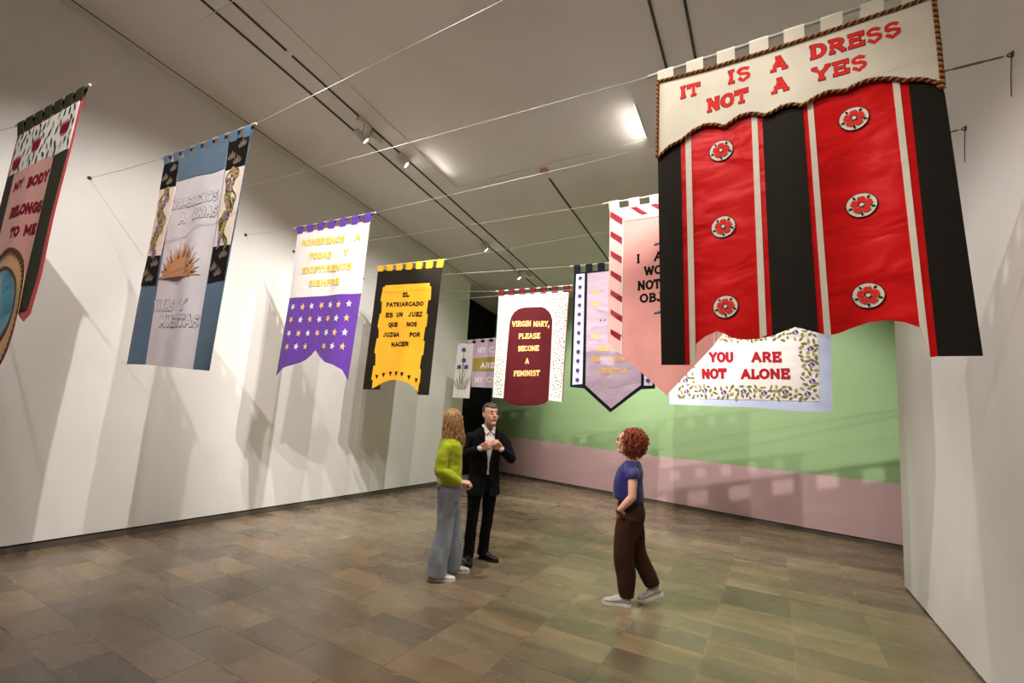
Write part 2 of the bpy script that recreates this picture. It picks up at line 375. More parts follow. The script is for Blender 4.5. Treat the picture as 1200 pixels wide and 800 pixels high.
# sloping ceiling with a shallow raised field in the middle
def sl(bm, x0, x1, y0, y1, d, t=.16, mi=0):
    hexa(bm, [(x0, y0, ceil_z(y0) + d), (x1, y0, ceil_z(y0) + d), (x1, y1, ceil_z(y1) + d), (x0, y1, ceil_z(y1) + d), (x0, y0, ceil_z(y0) + d + t), (x1, y0, ceil_z(y0) + d + t), (x1, y1, ceil_z(y1) + d + t), (x0, y1, ceil_z(y1) + d + t)], mi)
bm = bmesh.new(); CX0, CX1, CY = -4.6, -1.35, 5.75
sl(bm, -7.8, CX0, Y0 - .2, 12.3, 0); sl(bm, CX1, XE + .3, Y0 - .2, 12.3, 0); sl(bm, CX0, CX1, CY, 12.3, 0); sl(bm, CX0, CX1, Y0 - .2, CY, .014)
struct('ceiling', bm, M['ceil'])
bm = bmesh.new(); sl(bm, -6.668, -6.652, Y0, 11.6, -.004, .02); struct('trim_1', bm, M['track'])

# light tracks and strip lamps
def track(x, y0, y1, label, gap=None, group=None, w=.013):
    bm = bmesh.new()
    if gap: sl(bm, x - w, x + w, y0, gap - .06, -.012, .03); 
    sl(bm, x - w, x + w, gap + .06 if gap else y0, y1, -.012, .03)
    return tag(obj('light_track', bm, M['track']), label, 'track')
track(-5.21, Y0 + .3, 4.18, 'dark ceiling track left of the paired tracks, near half')
track(-5.21, 4.32, 10.6, 'dark ceiling track left of the paired tracks, far half')
track(-4.905, Y0 + .3, 2.72, 'dark ceiling track right of the paired tracks, near half', None)
track(-4.905, 2.80, 10.6, 'dark ceiling track right of the paired tracks, far half')
track(-2.99, 6.06, 10.2, 'short dark ceiling track between the maroon and pink banners')
track(-.91, Y0 + .3, 5.6, 'dark ceiling track left of the pair above the red dress banner')
track(-.605, Y0 + .3, 5.6, 'dark ceiling track right of the pair above the red dress banner')
def strip_lamp(x, y0, y1, side, watts, label):
    ym = (y0 + y1) / 2; root = empty('strip_lamp', label, 'lamp', (x, ym, ceil_z(ym) - .008))
    bm = bmesh.new(); d = .114 * (y1 - y0) / 2; L_ = (y1 - y0) / 2
    def bar(x0, x1, z0, z1):
        b_ = bmesh.new(); hexa(b_, [(x0, -L_, z0 + d), (x1, -L_, z0 + d), (x1, L_, z0 - d), (x0, L_, z0 - d), (x0, -L_, z1 + d), (x1, -L_, z1 + d), (x1, L_, z1 - d), (x0, L_, z1 - d)]); return b_
    bm.free()
    obj('housing', bar(*((-.018, .002) if side < 0 else (-.002, .018)), -.012, .03), M['lampwhite'], root)
    obj('diffuser', bar(*((-.022, -.018) if side < 0 else (.018, .022)), -.010, .01), M['strip'] if side < 0 else M['lampwhite'], root)
    la = bpy.data.lights.new('strip_light', 'AREA'); la.shape = 'RECTANGLE'; la.size = y1 - y0; la.size_y = .04; la.energy = watts; la.color = (1, .93, .84)
    lo = bpy.data.objects.new('strip_light', la); C.objects.link(lo); lo.parent = root
    lo.location = (side * .07, 0, -.13); dirv = Vector((side, 0, .5)).normalized()
    lo.rotation_euler = dirv.to_track_quat('-Z', 'Y').to_euler()
    la.spread = math.radians(180)
    # turn the long side of the lamp along y
    q = dirv.to_track_quat('-Z', 'Y').to_matrix(); xax = Vector((0, 1, 0)); zax = -dirv; yax = zax.cross(xax)
    lo.rotation_euler = Matrix((xax, yax, zax)).transposed().to_euler()
strip_lamp(-1.35, 5.08, 5.70, -1, 1.5, 'thin strip lamp glowing on the ceiling beside the red dress banner')
strip_lamp(-4.60, 4.78, 5.40, 1, .8, 'thin strip lamp on the ceiling right of the lit track spotlight')

def spotlight(x, y, drop, aim, watts, cone, label):
    zc = ceil_z(y); root = empty('track_spotlight', label, 'spotlight', (x, y, zc), 0, None)
    A = Vector(aim) - Vector((x, y, zc - drop)); A.normalize(); p = Vector((0, 0, -drop))
    bm = bmesh.new(); box(bm, -.035, .035, -.11, .11, -.05, .0); obj('adapter', bm, M['lampwhite'], root)
    bm = bmesh.new(); tube(bm, [(0, 0, -.045), (0, 0, -drop + .0)], .012, 8); obj('stem', bm, M['lampwhite'], root)
    bm = bmesh.new(); tube(bm, [p - A * .13, p - A * .12, p + A * .05, p + A * .06], [.03, .05, .05, .047], 16); obj('lamp_body', bm, M['lampwhite'], root, False)
    bm = bmesh.new(); tube(bm, [p + A * .061, p + A * .064], .038, 16); obj('lens', bm, M['lens'], root)
    la = bpy.data.lights.new('spot', 'SPOT'); la.energy = watts; la.spot_size = math.radians(cone); la.spot_blend = .55; la.shadow_soft_size = .02; la.color = WARM
    lo = bpy.data.objects.new('spot', la); C.objects.link(lo); lo.parent = root; lo.location = p + A * .11
    lo.rotation_euler = A.to_track_quat('-Z', 'Y').to_euler()
for s_ in SPOTS: spotlight(*s_)
# driver box and sensor on the paired tracks
def ceiling_box(name, x, y, sx, sy, h, m, label, cat):
    z = ceil_z(y); r = empty(name, label, cat, (x, y, z))
    bm = bmesh.new(); box(bm, -sx, sx, -sy, sy, -h, .01); bmesh.ops.bevel(bm, geom=bm.edges[:], offset=min(sx, h) * .3, segments=2, affect='EDGES'); obj('case', bm, m, r)
    return r
ceiling_box('driver_box', -4.99, 4.22, .07, .12, .10, M['lampwhite'], 'grey driver box on the paired ceiling tracks beside the lit spotlight', 'box')
ceiling_box('driver_box', -5.06, 9.2, .09, .14, .09, M['lampwhite'], 'grey driver box on the paired tracks just left above the maroon banner', 'box')
r = empty('smoke_detector', 'small reddish round smoke detector on the ceiling left of the pink banner', 'detector', (-2.98, 5.85, ceil_z(5.85)))
bm = bmesh.new(); tube(bm, [(0, 0, .01), (0, 0, -.02), (0, 0, -.035), (0, 0, -.045)], [.07, .07, .055, .03], 18); obj('housing', bm, M['detector'], r)
bm = bmesh.new(); tube(bm, [(0, 0, -.044), (0, 0, -.052)], .016, 10); obj('sensor', bm, M['lampwhite'], r)
SPEC = {
'body': {
  'origin': (-5.62,0.933),
  'dir': (0.9982,0.0599),
  'rod': ((0.0,3.915),(1.285,3.906)),
  'top': [(0.104,3.792),(1.251,3.817)],
  'floral': [(0.129,3.777),(1.21,3.805),(1.215,3.415),(0.129,3.417)],
  'red': [(0.099,3.801),(1.252,3.824),(1.212,2.974),(1.257,2.454),(1.226,2.17),(1.153,2.126),(0.999,2.226)],
  'greenR': [(0.969,3.428),(1.215,3.415),(1.155,2.963),(1.21,2.452),(1.163,2.198),(1.022,2.237),(0.918,2.564),(0.939,3.02)],
  'pink': [(0.251,3.415),(0.969,3.428),(0.939,3.02),(0.931,2.621)],
  'greenL': [(0.123,3.414),(0.251,3.415)],
  'ring': [(0.371,2.664),(0.545,2.706),(0.696,2.693),(0.852,2.617),(0.923,2.518),(0.974,2.271),(1.006,2.108),(0.99,1.98),(0.839,1.879)],
  'teal': [(0.438,2.552),(0.674,2.536),(0.78,2.486),(0.881,2.277),(0.845,2.115),(0.748,2.03)],
  'text': [('MY',0.326,3.227,0.506,3.242,0.083),('BODY',0.623,3.202,0.948,3.213,0.095),('BELONGS',0.39,2.989,0.95,2.964,0.096),('TO ME',0.52,2.807,0.935,2.792,0.088)],
},
'sun': {
  'origin': (-4.968,1.77),
  'dir': (1.0,0.0),
  'rod': ((0.0,3.912),(1.488,3.812)),
  'tabs': [(0.018,3.908),(1.467,3.811),(0.046,3.83),(1.462,3.733)],
  'backL': [(0.045,3.835),(0.327,3.794),(0.395,1.92),(0.089,1.923)],
  'backR': [(1.158,3.764),(1.461,3.734),(1.44,1.862),(1.157,1.876)],
  'center': [(0.327,3.794),(1.158,3.764),(1.157,1.876),(0.395,1.92)],
  'blue_top': [(0.322,3.808),(1.158,3.764),(1.155,3.521),(0.979,3.518),(0.694,3.561),(0.37,3.579)],
  'black': [[(0.045,3.835),(0.327,3.794),(0.358,3.536),(0.049,3.565)],[(0.095,2.907),(0.323,2.886),(0.343,2.61),(0.064,2.63)],[(1.158,3.764),(1.459,3.735),(1.447,3.472),(1.175,3.489)],[(1.174,2.846),(1.429,2.823),(1.439,2.543),(1.171,2.549)]],
  'vine': [[(0.049,3.565),(0.358,3.536),(0.323,2.886),(0.095,2.907)],[(1.175,3.489),(1.447,3.472),(1.429,2.823),(1.174,2.846)]],
  'blue_low': [[(0.064,2.63),(0.343,2.61),(0.395,1.92),(0.089,1.923)],[(1.171,2.549),(1.439,2.543),(1.44,1.862),(1.157,1.876)]],
  'sun': [(0.352,2.669),(1.069,2.62),(0.699,2.81),(0.781,2.941)],
  'text': [('NOMBRENOS',0.368,3.304,1.114,3.254,0.086),('A',0.538,3.145,0.624,3.142,0.097),('TODAS',0.758,3.142,1.136,3.114,0.091),('VIVAS',0.374,2.385,0.713,2.361,0.091),('Y',0.833,2.352,0.962,2.347,0.087),('MUERTAS',0.528,2.235,1.136,2.203,0.092)],
},
'purple': {
  'origin': (-5.625,3.6),
  'dir': (1.0,0.0),
  'rod': ((0.0,4.049),(1.513,3.985)),
  'tabs': [(0.047,4.047),(1.485,3.985),(0.074,3.957),(1.467,3.889)],
  'white': [(0.073,3.963),(1.466,3.893),(1.441,2.992),(1.102,3.008),(0.706,3.021),(0.088,3.047)],
  'purple': [(0.088,3.047),(0.706,3.021),(1.102,3.008),(1.441,2.992),(1.377,1.963),(1.271,2.086),(1.128,2.143),(0.954,2.181),(0.84,2.251),(0.747,2.332),(0.684,2.27),(0.596,2.218),(0.487,2.182),(0.352,2.151),(0.157,2.109),(0.028,2.011)],
  'stars': [(0.209,2.914,0),(0.398,2.9,1),(0.573,2.9,0),(0.753,2.896,1),(0.928,2.888,0),(1.099,2.875,1),(1.262,2.877,0),(0.21,2.74,1),(0.392,2.732,0),(0.573,2.728,1),(0.748,2.72,0),(0.918,2.716,1),(1.088,2.708,0),(1.252,2.704,1),(0.207,2.561,0),(0.389,2.553,1),(0.569,2.548,0),(0.744,2.543,1),(0.918,2.541,0),(1.087,2.533,1),(1.251,2.529,0),(0.204,2.384,1),(0.378,2.385,0),(0.549,2.38,1),(0.908,2.372,1),(1.077,2.366,0),(1.241,2.359,1)],
  'text': [('NOMBREMOS',0.214,3.749,1.053,3.68,0.092),('A',1.242,3.668,1.334,3.667,0.095),('TODAS',0.399,3.534,0.829,3.509,0.093),('Y',1.068,3.494,1.148,3.491,0.091),('EXISTIREMOS',0.292,3.357,1.235,3.304,0.091),('SIEMPRE',0.47,3.165,1.054,3.134,0.085)],
},
'yellow': {
  'origin': (-5.606,5.1),
  'dir': (1.0,0.0),
  'rod': ((0.0,3.972),(1.407,3.913)),
  'tabs': [(0.019,3.972),(1.399,3.911),(0.034,3.897),(1.382,3.806)],
  'black': [[(0.029,3.902),(1.381,3.81),(1.369,3.56),(0.029,3.626)],[(0.028,3.633),(0.391,3.604),(0.326,2.708),(0.337,1.954),(-0.022,1.951)],[(1.028,3.588),(1.37,3.566),(1.324,1.891),(1.118,1.891),(1.002,2.046)]],
  'gold': [(0.237,3.628),(1.156,3.575),(1.165,3.523),(1.194,3.515),(1.201,3.312),(1.156,3.307),(1.143,3.099),(1.172,3.091),(1.164,2.904),(1.141,2.894),(1.128,2.692),(1.157,2.68),(1.152,2.476),(1.121,2.472),(1.104,2.275),(1.133,2.265),(1.135,2.062),(1.118,2.057),(1.115,1.93),(1.002,2.013),(0.889,2.065),(0.759,2.097),(0.647,2.107),(0.536,2.101),(0.426,2.075),(0.298,2.021),(0.18,1.968),(0.177,2.101),(0.148,2.11),(0.161,2.324),(0.2,2.33),(0.177,2.523),(0.148,2.53),(0.168,2.759),(0.203,2.764),(0.186,2.944),(0.157,2.951),(0.18,3.163),(0.211,3.167),(0.196,3.366),(0.163,3.375),(0.188,3.602),(0.232,3.604)],
  'text': [('EL',0.636,3.394,0.772,3.388,0.078),('PATRIARCADO',0.305,3.265,1.067,3.222,0.075),('ES',0.308,3.093,0.457,3.086,0.079),('UN',0.531,3.085,0.678,3.081,0.077),('JUEZ',0.798,3.073,1.066,3.062,0.075),('QUE',0.392,2.933,0.573,2.929,0.077),('NOS',0.78,2.918,0.969,2.914,0.075),('JUZGA',0.304,2.777,0.638,2.769,0.076),('POR',0.85,2.755,1.051,2.752,0.074),('NACER',0.488,2.618,0.853,2.613,0.075)],
  'tri': [(0.253,2.153),(0.392,2.181),(0.534,2.201),(0.661,2.201),(0.784,2.19),(0.915,2.147),(1.061,2.102)],
},
'maroon': {
  'origin': (-4.205,6.65),
  'dir': (1.0,0.0),
  'rod': ((0.0,3.845),(1.395,3.808)),
  'tabs': [(0.018,3.844),(1.384,3.802),(0.029,3.756),(1.379,3.716)],
  'white': [(0.029,3.764),(1.377,3.724),(1.326,1.919),(1.075,1.941),(0.664,1.94),(0.235,1.95),(0.023,1.961)],
  'maroon': [(0.246,1.934),(0.265,2.538),(0.285,3.258),(0.306,3.349),(0.355,3.428),(0.443,3.486),(0.555,3.502),(0.721,3.496),(0.884,3.487),(0.956,3.459),(1.022,3.401),(1.067,3.333),(1.092,3.244),(1.086,2.576),(1.075,1.941),(1.01,1.887),(0.891,1.853),(0.699,1.84),(0.501,1.837),(0.352,1.87)],
  'text': [('VIRGIN',0.336,3.178,0.701,3.165,0.099),('MARY,',0.749,3.156,1.04,3.144,0.096),('PLEASE',0.473,2.957,0.884,2.948,0.097),('BECOME',0.478,2.745,0.873,2.742,0.095),('A',0.633,2.531,0.695,2.53,0.095),('FEMINIST',0.414,2.322,0.906,2.332,0.094)],
},
'navy': {
  'origin': (-2.486,5.9),
  'dir': (1.0,0.0),
  'rod': ((0.0,3.857),(1.212,3.812)),
  'navy': [(0.041,3.746),(1.218,3.729),(1.187,2.096),(1.016,2.084),(0.611,1.775),(0.241,2.083),(0.031,2.101)],
  'tabs': [(0.037,3.855),(1.212,3.809),(0.041,3.74),(1.218,3.717)],
  'strip': [[(0.077,3.723),(0.205,3.721),(0.215,2.143),(0.068,2.131)],[(1.068,3.709),(1.174,3.708),(1.155,2.135),(1.051,2.131)]],
  'center': [(0.248,3.718),(1.032,3.709),(1.012,2.137),(0.618,1.829),(0.262,2.128)],
  'text': [('YO',0.313,3.39,0.433,3.386,0.076),('NO',0.317,3.227,0.448,3.224,0.076),('NO',0.329,2.766,0.447,2.763,0.074),('SEST',0.398,2.592,0.648,2.594,0.073),('EN',0.337,2.455,0.464,2.455,0.073),('CON',0.599,2.451,0.806,2.451,0.071),('VESTIA',0.415,2.289,0.835,2.292,0.071)],
},
'pink': {
  'origin': (-1.48,4.4),
  'dir': (1.0,0.0),
  'rod': ((0.0,3.95),(1.207,3.909)),
  'tabs': [(0.031,3.952),(1.2,3.908),(0.04,3.867),(1.198,3.834)],
  'pink': [(0.043,3.874),(1.198,3.838),(1.143,2.515),(0.619,1.921),(0.045,2.441)],
  'inner': [(0.187,3.716),(1.082,3.699),(1.036,2.383),(0.619,1.921),(0.19,2.31)],
  'stripeL': [[(0.053,3.846),(0.18,3.746),(0.181,3.675),(0.054,3.788)],[(0.057,3.626),(0.183,3.531),(0.184,3.461),(0.058,3.569)],[(0.061,3.41),(0.186,3.319),(0.186,3.25),(0.062,3.354)],[(0.065,3.197),(0.188,3.11),(0.189,3.042),(0.066,3.141)],[(0.068,2.987),(0.191,2.904),(0.192,2.837),(0.069,2.933)],[(0.072,2.781),(0.194,2.701),(0.194,2.636),(0.073,2.727)],[(0.075,2.577),(0.196,2.502),(0.197,2.437),(0.076,2.524)]],
  'stripeR': [[(1.091,3.753),(1.183,3.666),(1.182,3.603),(1.09,3.702)],[(1.087,3.558),(1.179,3.475),(1.178,3.412),(1.086,3.507)],[(1.083,3.366),(1.175,3.286),(1.173,3.224),(1.082,3.316)],[(1.079,3.176),(1.17,3.099),(1.169,3.038),(1.078,3.127)],[(1.076,2.989),(1.166,2.915),(1.165,2.855),(1.075,2.94)],[(1.072,2.804),(1.162,2.733),(1.161,2.674),(1.071,2.756)],[(1.069,2.622),(1.158,2.554),(1.157,2.496),(1.068,2.575)]],
  'stripeT': [[(0.267,3.847),(0.325,3.846),(0.437,3.752),(0.382,3.754)],[(0.472,3.841),(0.527,3.84),(0.634,3.749),(0.581,3.75)],[(0.668,3.836),(0.721,3.834),(0.823,3.745),(0.772,3.746)],[(0.856,3.83),(0.906,3.829),(1.004,3.742),(0.955,3.743)]],
  'text': [('I',0.327,3.235,0.365,3.236,0.098),('AM A',0.501,3.239,0.862,3.244,0.094),('WOMAN',0.406,3.101,0.83,3.1,0.095),('NOT',0.343,2.953,0.562,2.958,0.098),('AN',0.658,2.957,0.828,2.957,0.095),('OBJECT',0.365,2.824,0.812,2.826,0.095)],
  'spray': [(0.62,3.426),(0.618,2.728)],
},
'alone': {
  'origin': (-1.292,6.6),
  'dir': (1.0,0.0),
  'rod': ((0.0,3.7),(1.968,3.692)),
  'blue': [(0.024,3.595),(1.951,3.606),(1.89,1.901),(1.499,1.9),(1.036,1.93),(0.033,1.935)],
  'panel': [(0.144,3.158),(1.814,3.226),(1.765,2.024),(0.149,2.027)],
  'inner': [(0.355,2.705),(1.631,2.707),(1.611,2.197),(0.349,2.208)],
  'bt': [(0.172,2.984),(1.794,2.989)],
  'text': [('YOU',0.561,2.506,0.847,2.505,0.148),('ARE',1.065,2.502,1.389,2.498,0.141),('NOT',0.463,2.282,0.756,2.287,0.147),('ALONE',0.937,2.285,1.473,2.288,0.139)],
},
'clothes': {
  'origin': (-5.508,7.6),
  'dir': (1.0,0.0),
  'rod': ((0.0,3.154),(2.041,3.229)),
  'left': [(-0.204,3.102),(0.188,3.092),(0.182,1.969),(-0.257,1.98)],
  'tabs': [(0.032,3.159),(2.024,3.23),(0.049,3.086),(2.026,3.165)],
  'lilac': [(0.145,3.094),(2.026,3.181),(1.982,2.151),(0.207,2.202)],
  'olive': [(0.208,2.792),(1.742,2.835),(1.738,2.529),(0.205,2.514)],
  'right': [(1.727,3.145),(2.044,3.156),(2.02,2.059),(1.708,2.052)],
  'text': [('MY',0.301,2.886,0.497,2.886,0.123),('CLOTHES',0.57,2.892,1.59,2.915,0.118),('ARE',0.4,2.575,0.728,2.576,0.121),('NOT',0.888,2.579,1.199,2.585,0.117),('MY',0.283,2.287,0.477,2.289,0.12),('CONSENT',0.55,2.293,1.62,2.314,0.116)],
},
'dress': {
  'origin': (-0.593,2.62),
  'dir': (1.0,0.0),
  'rod': ((0.0,3.829),(1.337,3.84)),
  'tabs': [(0.032,3.83),(1.321,3.841),(0.034,3.756),(1.315,3.761)],
  'cream': [(0.034,3.76),(0.324,3.742),(0.634,3.74),(0.874,3.744),(1.093,3.752),(1.228,3.755),(1.334,3.764),(1.332,3.566),(1.33,3.26)],
  'scallop': [(1.33,3.26),(1.309,3.299),(1.274,3.325),(1.232,3.344),(1.203,3.347),(1.153,3.377),(1.102,3.396),(1.048,3.403),(1.002,3.395),(0.969,3.381),(0.894,3.397),(0.842,3.383),(0.787,3.353),(0.772,3.353),(0.734,3.373),(0.683,3.374),(0.642,3.356),(0.605,3.349),(0.572,3.37),(0.53,3.385),(0.479,3.383),(0.43,3.357),(0.399,3.342),(0.363,3.369),(0.3,3.385),(0.234,3.366),(0.171,3.322),(0.102,3.296),(0.034,3.238)],
  'edgeL': [(0.034,3.76),(0.032,3.238)],
  'edgeR': [(1.334,3.764),(1.333,3.542),(1.33,3.26)],
  'base': [(0.034,3.28),(1.332,3.29),(1.336,3.256),(1.365,2.007),(1.217,2.005),(1.192,2.002),(1.168,2.137),(1.12,2.165),(1.06,2.18),(0.998,2.178),(0.932,2.153),(0.881,2.129),(0.847,2.12),(0.817,2.124),(0.793,2.131),(0.745,2.152),(0.699,2.165),(0.647,2.146),(0.598,2.124),(0.54,2.111),(0.478,2.109),(0.41,2.123),(0.373,2.15),(0.34,2.165),(0.28,2.14),(0.233,2.099),(0.231,1.982),(0.055,1.979)],
  'stripes': [['black',(0.033,3.338),(0.164,3.358),(0.178,1.98),(0.055,1.979)],['red',(0.164,3.358),(0.2,3.364),(0.202,1.981),(0.178,1.98)],['cream',(0.191,3.361),(0.223,3.363),(0.231,1.982),(0.202,1.981)],['cream',(0.541,3.392),(0.569,3.389),(0.574,2.128),(0.543,2.112)],['black',(0.593,3.381),(0.781,3.383),(0.793,2.131),(0.699,2.165),(0.598,2.124)],['cream',(0.802,3.381),(0.828,3.382),(0.844,2.119),(0.817,2.124)],['cream',(1.154,3.386),(1.18,3.377),(1.192,2.002),(1.168,2.137)],['black',(1.213,3.365),(1.331,3.277),(1.337,3.235),(1.365,2.007),(1.217,2.005)]],
  'roses': [(0.383,3.205),(0.384,2.749),(0.385,2.294),(0.994,3.222),(1.0,2.761),(0.999,2.305)],
  'text': [('IT',0.168,3.597,0.274,3.592,0.083),('IS',0.429,3.603,0.541,3.602,0.087),('A',0.65,3.6,0.717,3.601,0.089),('DRESS',0.829,3.608,1.2,3.605,0.086),('NOT',0.317,3.459,0.524,3.464,0.087),('A',0.65,3.466,0.718,3.466,0.088),('YES',0.835,3.473,1.06,3.476,0.083)],
},
}

# ------------------------------------------------------------------ lettering: slab and plain capitals drawn as strokes
def arc(cx, cy, rx, ry, a0, a1, n=8):
    return [(cx + rx * math.cos(math.radians(a0 + (a1 - a0) * i / n)), cy + ry * math.sin(math.radians(a0 + (a1 - a0) * i / n))) for i in range(n + 1)]
# letter: (width, strokes, serif points (x, y, half length))
GL = {
 'A': (.86, [[(.08, 0), (.43, 1)], [(.43, 1), (.78, 0)], [(.2, .33), (.66, .33)]], [(.08, 0, .14), (.78, 0, .14), (.4, 1, .12)]),
 'B': (.76, [[(.16, 0), (.16, 1)], [(.16, 1), (.4, 1)] + arc(.4, .77, .22, .23, 90, -90), [(.62, .77)][:0] or [(.16, .53), (.42, .53)], [(.42, .54)] + arc(.42, .27, .26, .27, 90, -90) + [(.16, 0)]], [(.12, 0, .12), (.12, 1, .12)]),
 'C': (.78, [arc(.43, .5, .35, .5, 42, 318, 14)], []),
 'D': (.82, [[(.16, 0), (.16, 1)], [(.16, 1), (.34, 1)] + arc(.34, .5, .38, .5, 90, -90, 10) + [(.16, 0)]], [(.12, 0, .12), (.12, 1, .12)]),
 'E': (.74, [[(.16, 0), (.16, 1)], [(.1, 1), (.66, 1)], [(.16, .52), (.52, .52)], [(.1, 0), (.68, 0)], [(.66, 1), (.66, .82)], [(.68, 0), (.68, .2)]], []),
 'F': (.7, [[(.16, 0), (.16, 1)], [(.1, 1), (.66, 1)], [(.16, .5), (.5, .5)], [(.66, 1), (.66, .8)]], [(.16, 0, .15)]),
 'G': (.84, [arc(.44, .5, .36, .5, 42, 335, 14), [(.5, .42), (.8, .42)], [(.74, .42), (.74, .08)]], []),
 'H': (.86, [[(.16, 0), (.16, 1)], [(.7, 0), (.7, 1)], [(.16, .5), (.7, .5)]], [(.16, 0, .14), (.16, 1, .14), (.7, 0, .14), (.7, 1, .14)]),
 'I': (.4, [[(.2, 0), (.2, 1)]], [(.2, 0, .17), (.2, 1, .17)]),
 'J': (.62, [[(.44, 1), (.44, .3)] + arc(.25, .26, .19, .26, 0, -160, 8)], [(.42, 1, .17)]),
 'L': (.68, [[(.16, 1), (.16, 0)], [(.1, 0), (.62, 0)], [(.62, 0), (.62, .22)]], [(.16, 1, .15)]),
 'M': (1.0, [[(.14, 0), (.16, 1)], [(.16, 1), (.5, .25)], [(.5, .25), (.84, 1)], [(.84, 1), (.86, 0)]], [(.14, 0, .13), (.86, 0, .13), (.12, 1, .1), (.88, 1, .1)]),
 'N': (.88, [[(.15, 0), (.15, 1)], [(.15, 1), (.72, 0)], [(.72, 0), (.72, 1)]], [(.15, 0, .13), (.12, 1, .12), (.72, 1, .13)]),
 'O': (.88, [arc(.44, .5, .36, .5, 0, 360, 18)], []),
 'P': (.72, [[(.16, 0), (.16, 1)], [(.16, 1), (.42, 1)] + arc(.42, .74, .24, .26, 90, -90) + [(.16, .48)]], [(.16, 0, .15), (.12, 1, .12)]),
 'Q': (.88, [arc(.44, .5, .36, .5, 0, 360, 18), [(.5, .22), (.78, -.12)]], []),
 'R': (.82, [[(.16, 0), (.16, 1)], [(.16, 1), (.42, 1)] + arc(.42, .75, .23, .25, 90, -90) + [(.16, .5)], [(.4, .5), (.7, 0)]], [(.16, 0, .14), (.12, 1, .12), (.73, 0, .1)]),
 'S': (.7, [arc(.36, .75, .26, .25, 35, 270, 9)[:-1] + arc(.36, .25, .28, .26, 90, -145, 9)], []),
 'T': (.78, [[(.39, 0), (.39, 1)], [(.04, 1), (.74, 1)], [(.06, 1), (.06, .8)], [(.72, 1), (.72, .8)]], [(.39, 0, .16)]),
 'U': (.84, [[(.15, 1), (.15, .36)] + arc(.42, .34, .27, .34, 180, 360, 10) + [(.69, 1)]], [(.15, 1, .14), (.69, 1, .14)]),
 'V': (.84, [[(.08, 1), (.42, 0)], [(.42, 0), (.76, 1)]], [(.08, 1, .14), (.76, 1, .14)]),
 'W': (1.12, [[(.08, 1), (.32, 0)], [(.32, 0), (.56, .85)], [(.56, .85), (.8, 0)], [(.8, 0), (1.04, 1)]], [(.08, 1, .13), (1.04, 1, .13), (.56, .95, .1)]),
 'X': (.84, [[(.1, 0), (.74, 1)], [(.1, 1), (.74, 0)]], [(.1, 0, .13), (.74, 0, .13), (.1, 1, .13), (.74, 1, .13)]),
 'Y': (.84, [[(.08, 1), (.42, .46)], [(.76, 1), (.42, .46)], [(.42, .5), (.42, 0)]], [(.08, 1, .14), (.76, 1, .14), (.42, 0, .17)]),
 'Z': (.72, [[(.1, 1), (.62, 1)], [(.62, 1), (.1, 0)], [(.08, 0), (.66, 0)]], []),
 ',': (.3, [[(.16, .08), (.1, -.18)]], []),
}
def ribbon(bm, pts, w, fn, y, mi):
    """flat stroke of width w along pts (x, z); fn maps to the cloth; y is the layer height"""
    P = [Vector(p) for p in pts]
    if (P[0] - P[-1]).length > 1e-4:
        P[0] = P[0] + (P[0] - P[1]).normalized() * w * .0; 
    L, Rr = [], []
    closed = (P[0] - P[-1]).length < 1e-4
    for i in range(len(P)):
        if closed: a, b = P[(i - 1) % (len(P) - 1)], P[(i + 1) % (len(P) - 1)]
        else: a, b = P[max(i - 1, 0)], P[min(i + 1, len(P) - 1)]
        t = (b - a).normalized(); n = Vector((-t.y, t.x)) * w / 2
        L.append(P[i] + n); Rr.append(P[i] - n)
    f0 = [bm.verts.new(fn(p.x, p.y, y)) for p in L]; f1 = [bm.verts.new(fn(p.x, p.y, y)) for p in Rr]
    b0 = [bm.verts.new(fn(p.x, p.y, y - .0022)) for p in L]; b1 = [bm.verts.new(fn(p.x, p.y, y - .0022)) for p in Rr]
    m = len(P)
    for i in range(m - 1):
        for q in ((f0[i], f0[i + 1], f1[i + 1], f1[i]), (b1[i], b1[i + 1], b0[i + 1], b0[i]), (f0[i + 1], f0[i], b0[i], b0[i + 1]), (f1[i], f1[i + 1], b1[i + 1], b1[i])):
            bm.faces.new(q).material_index = mi
    if not closed:
        bm.faces.new((f0[0], f1[0], b1[0], b0[0])).material_index = mi; bm.faces.new((f1[-1], f0[-1], b0[-1], b1[-1])).material_index = mi

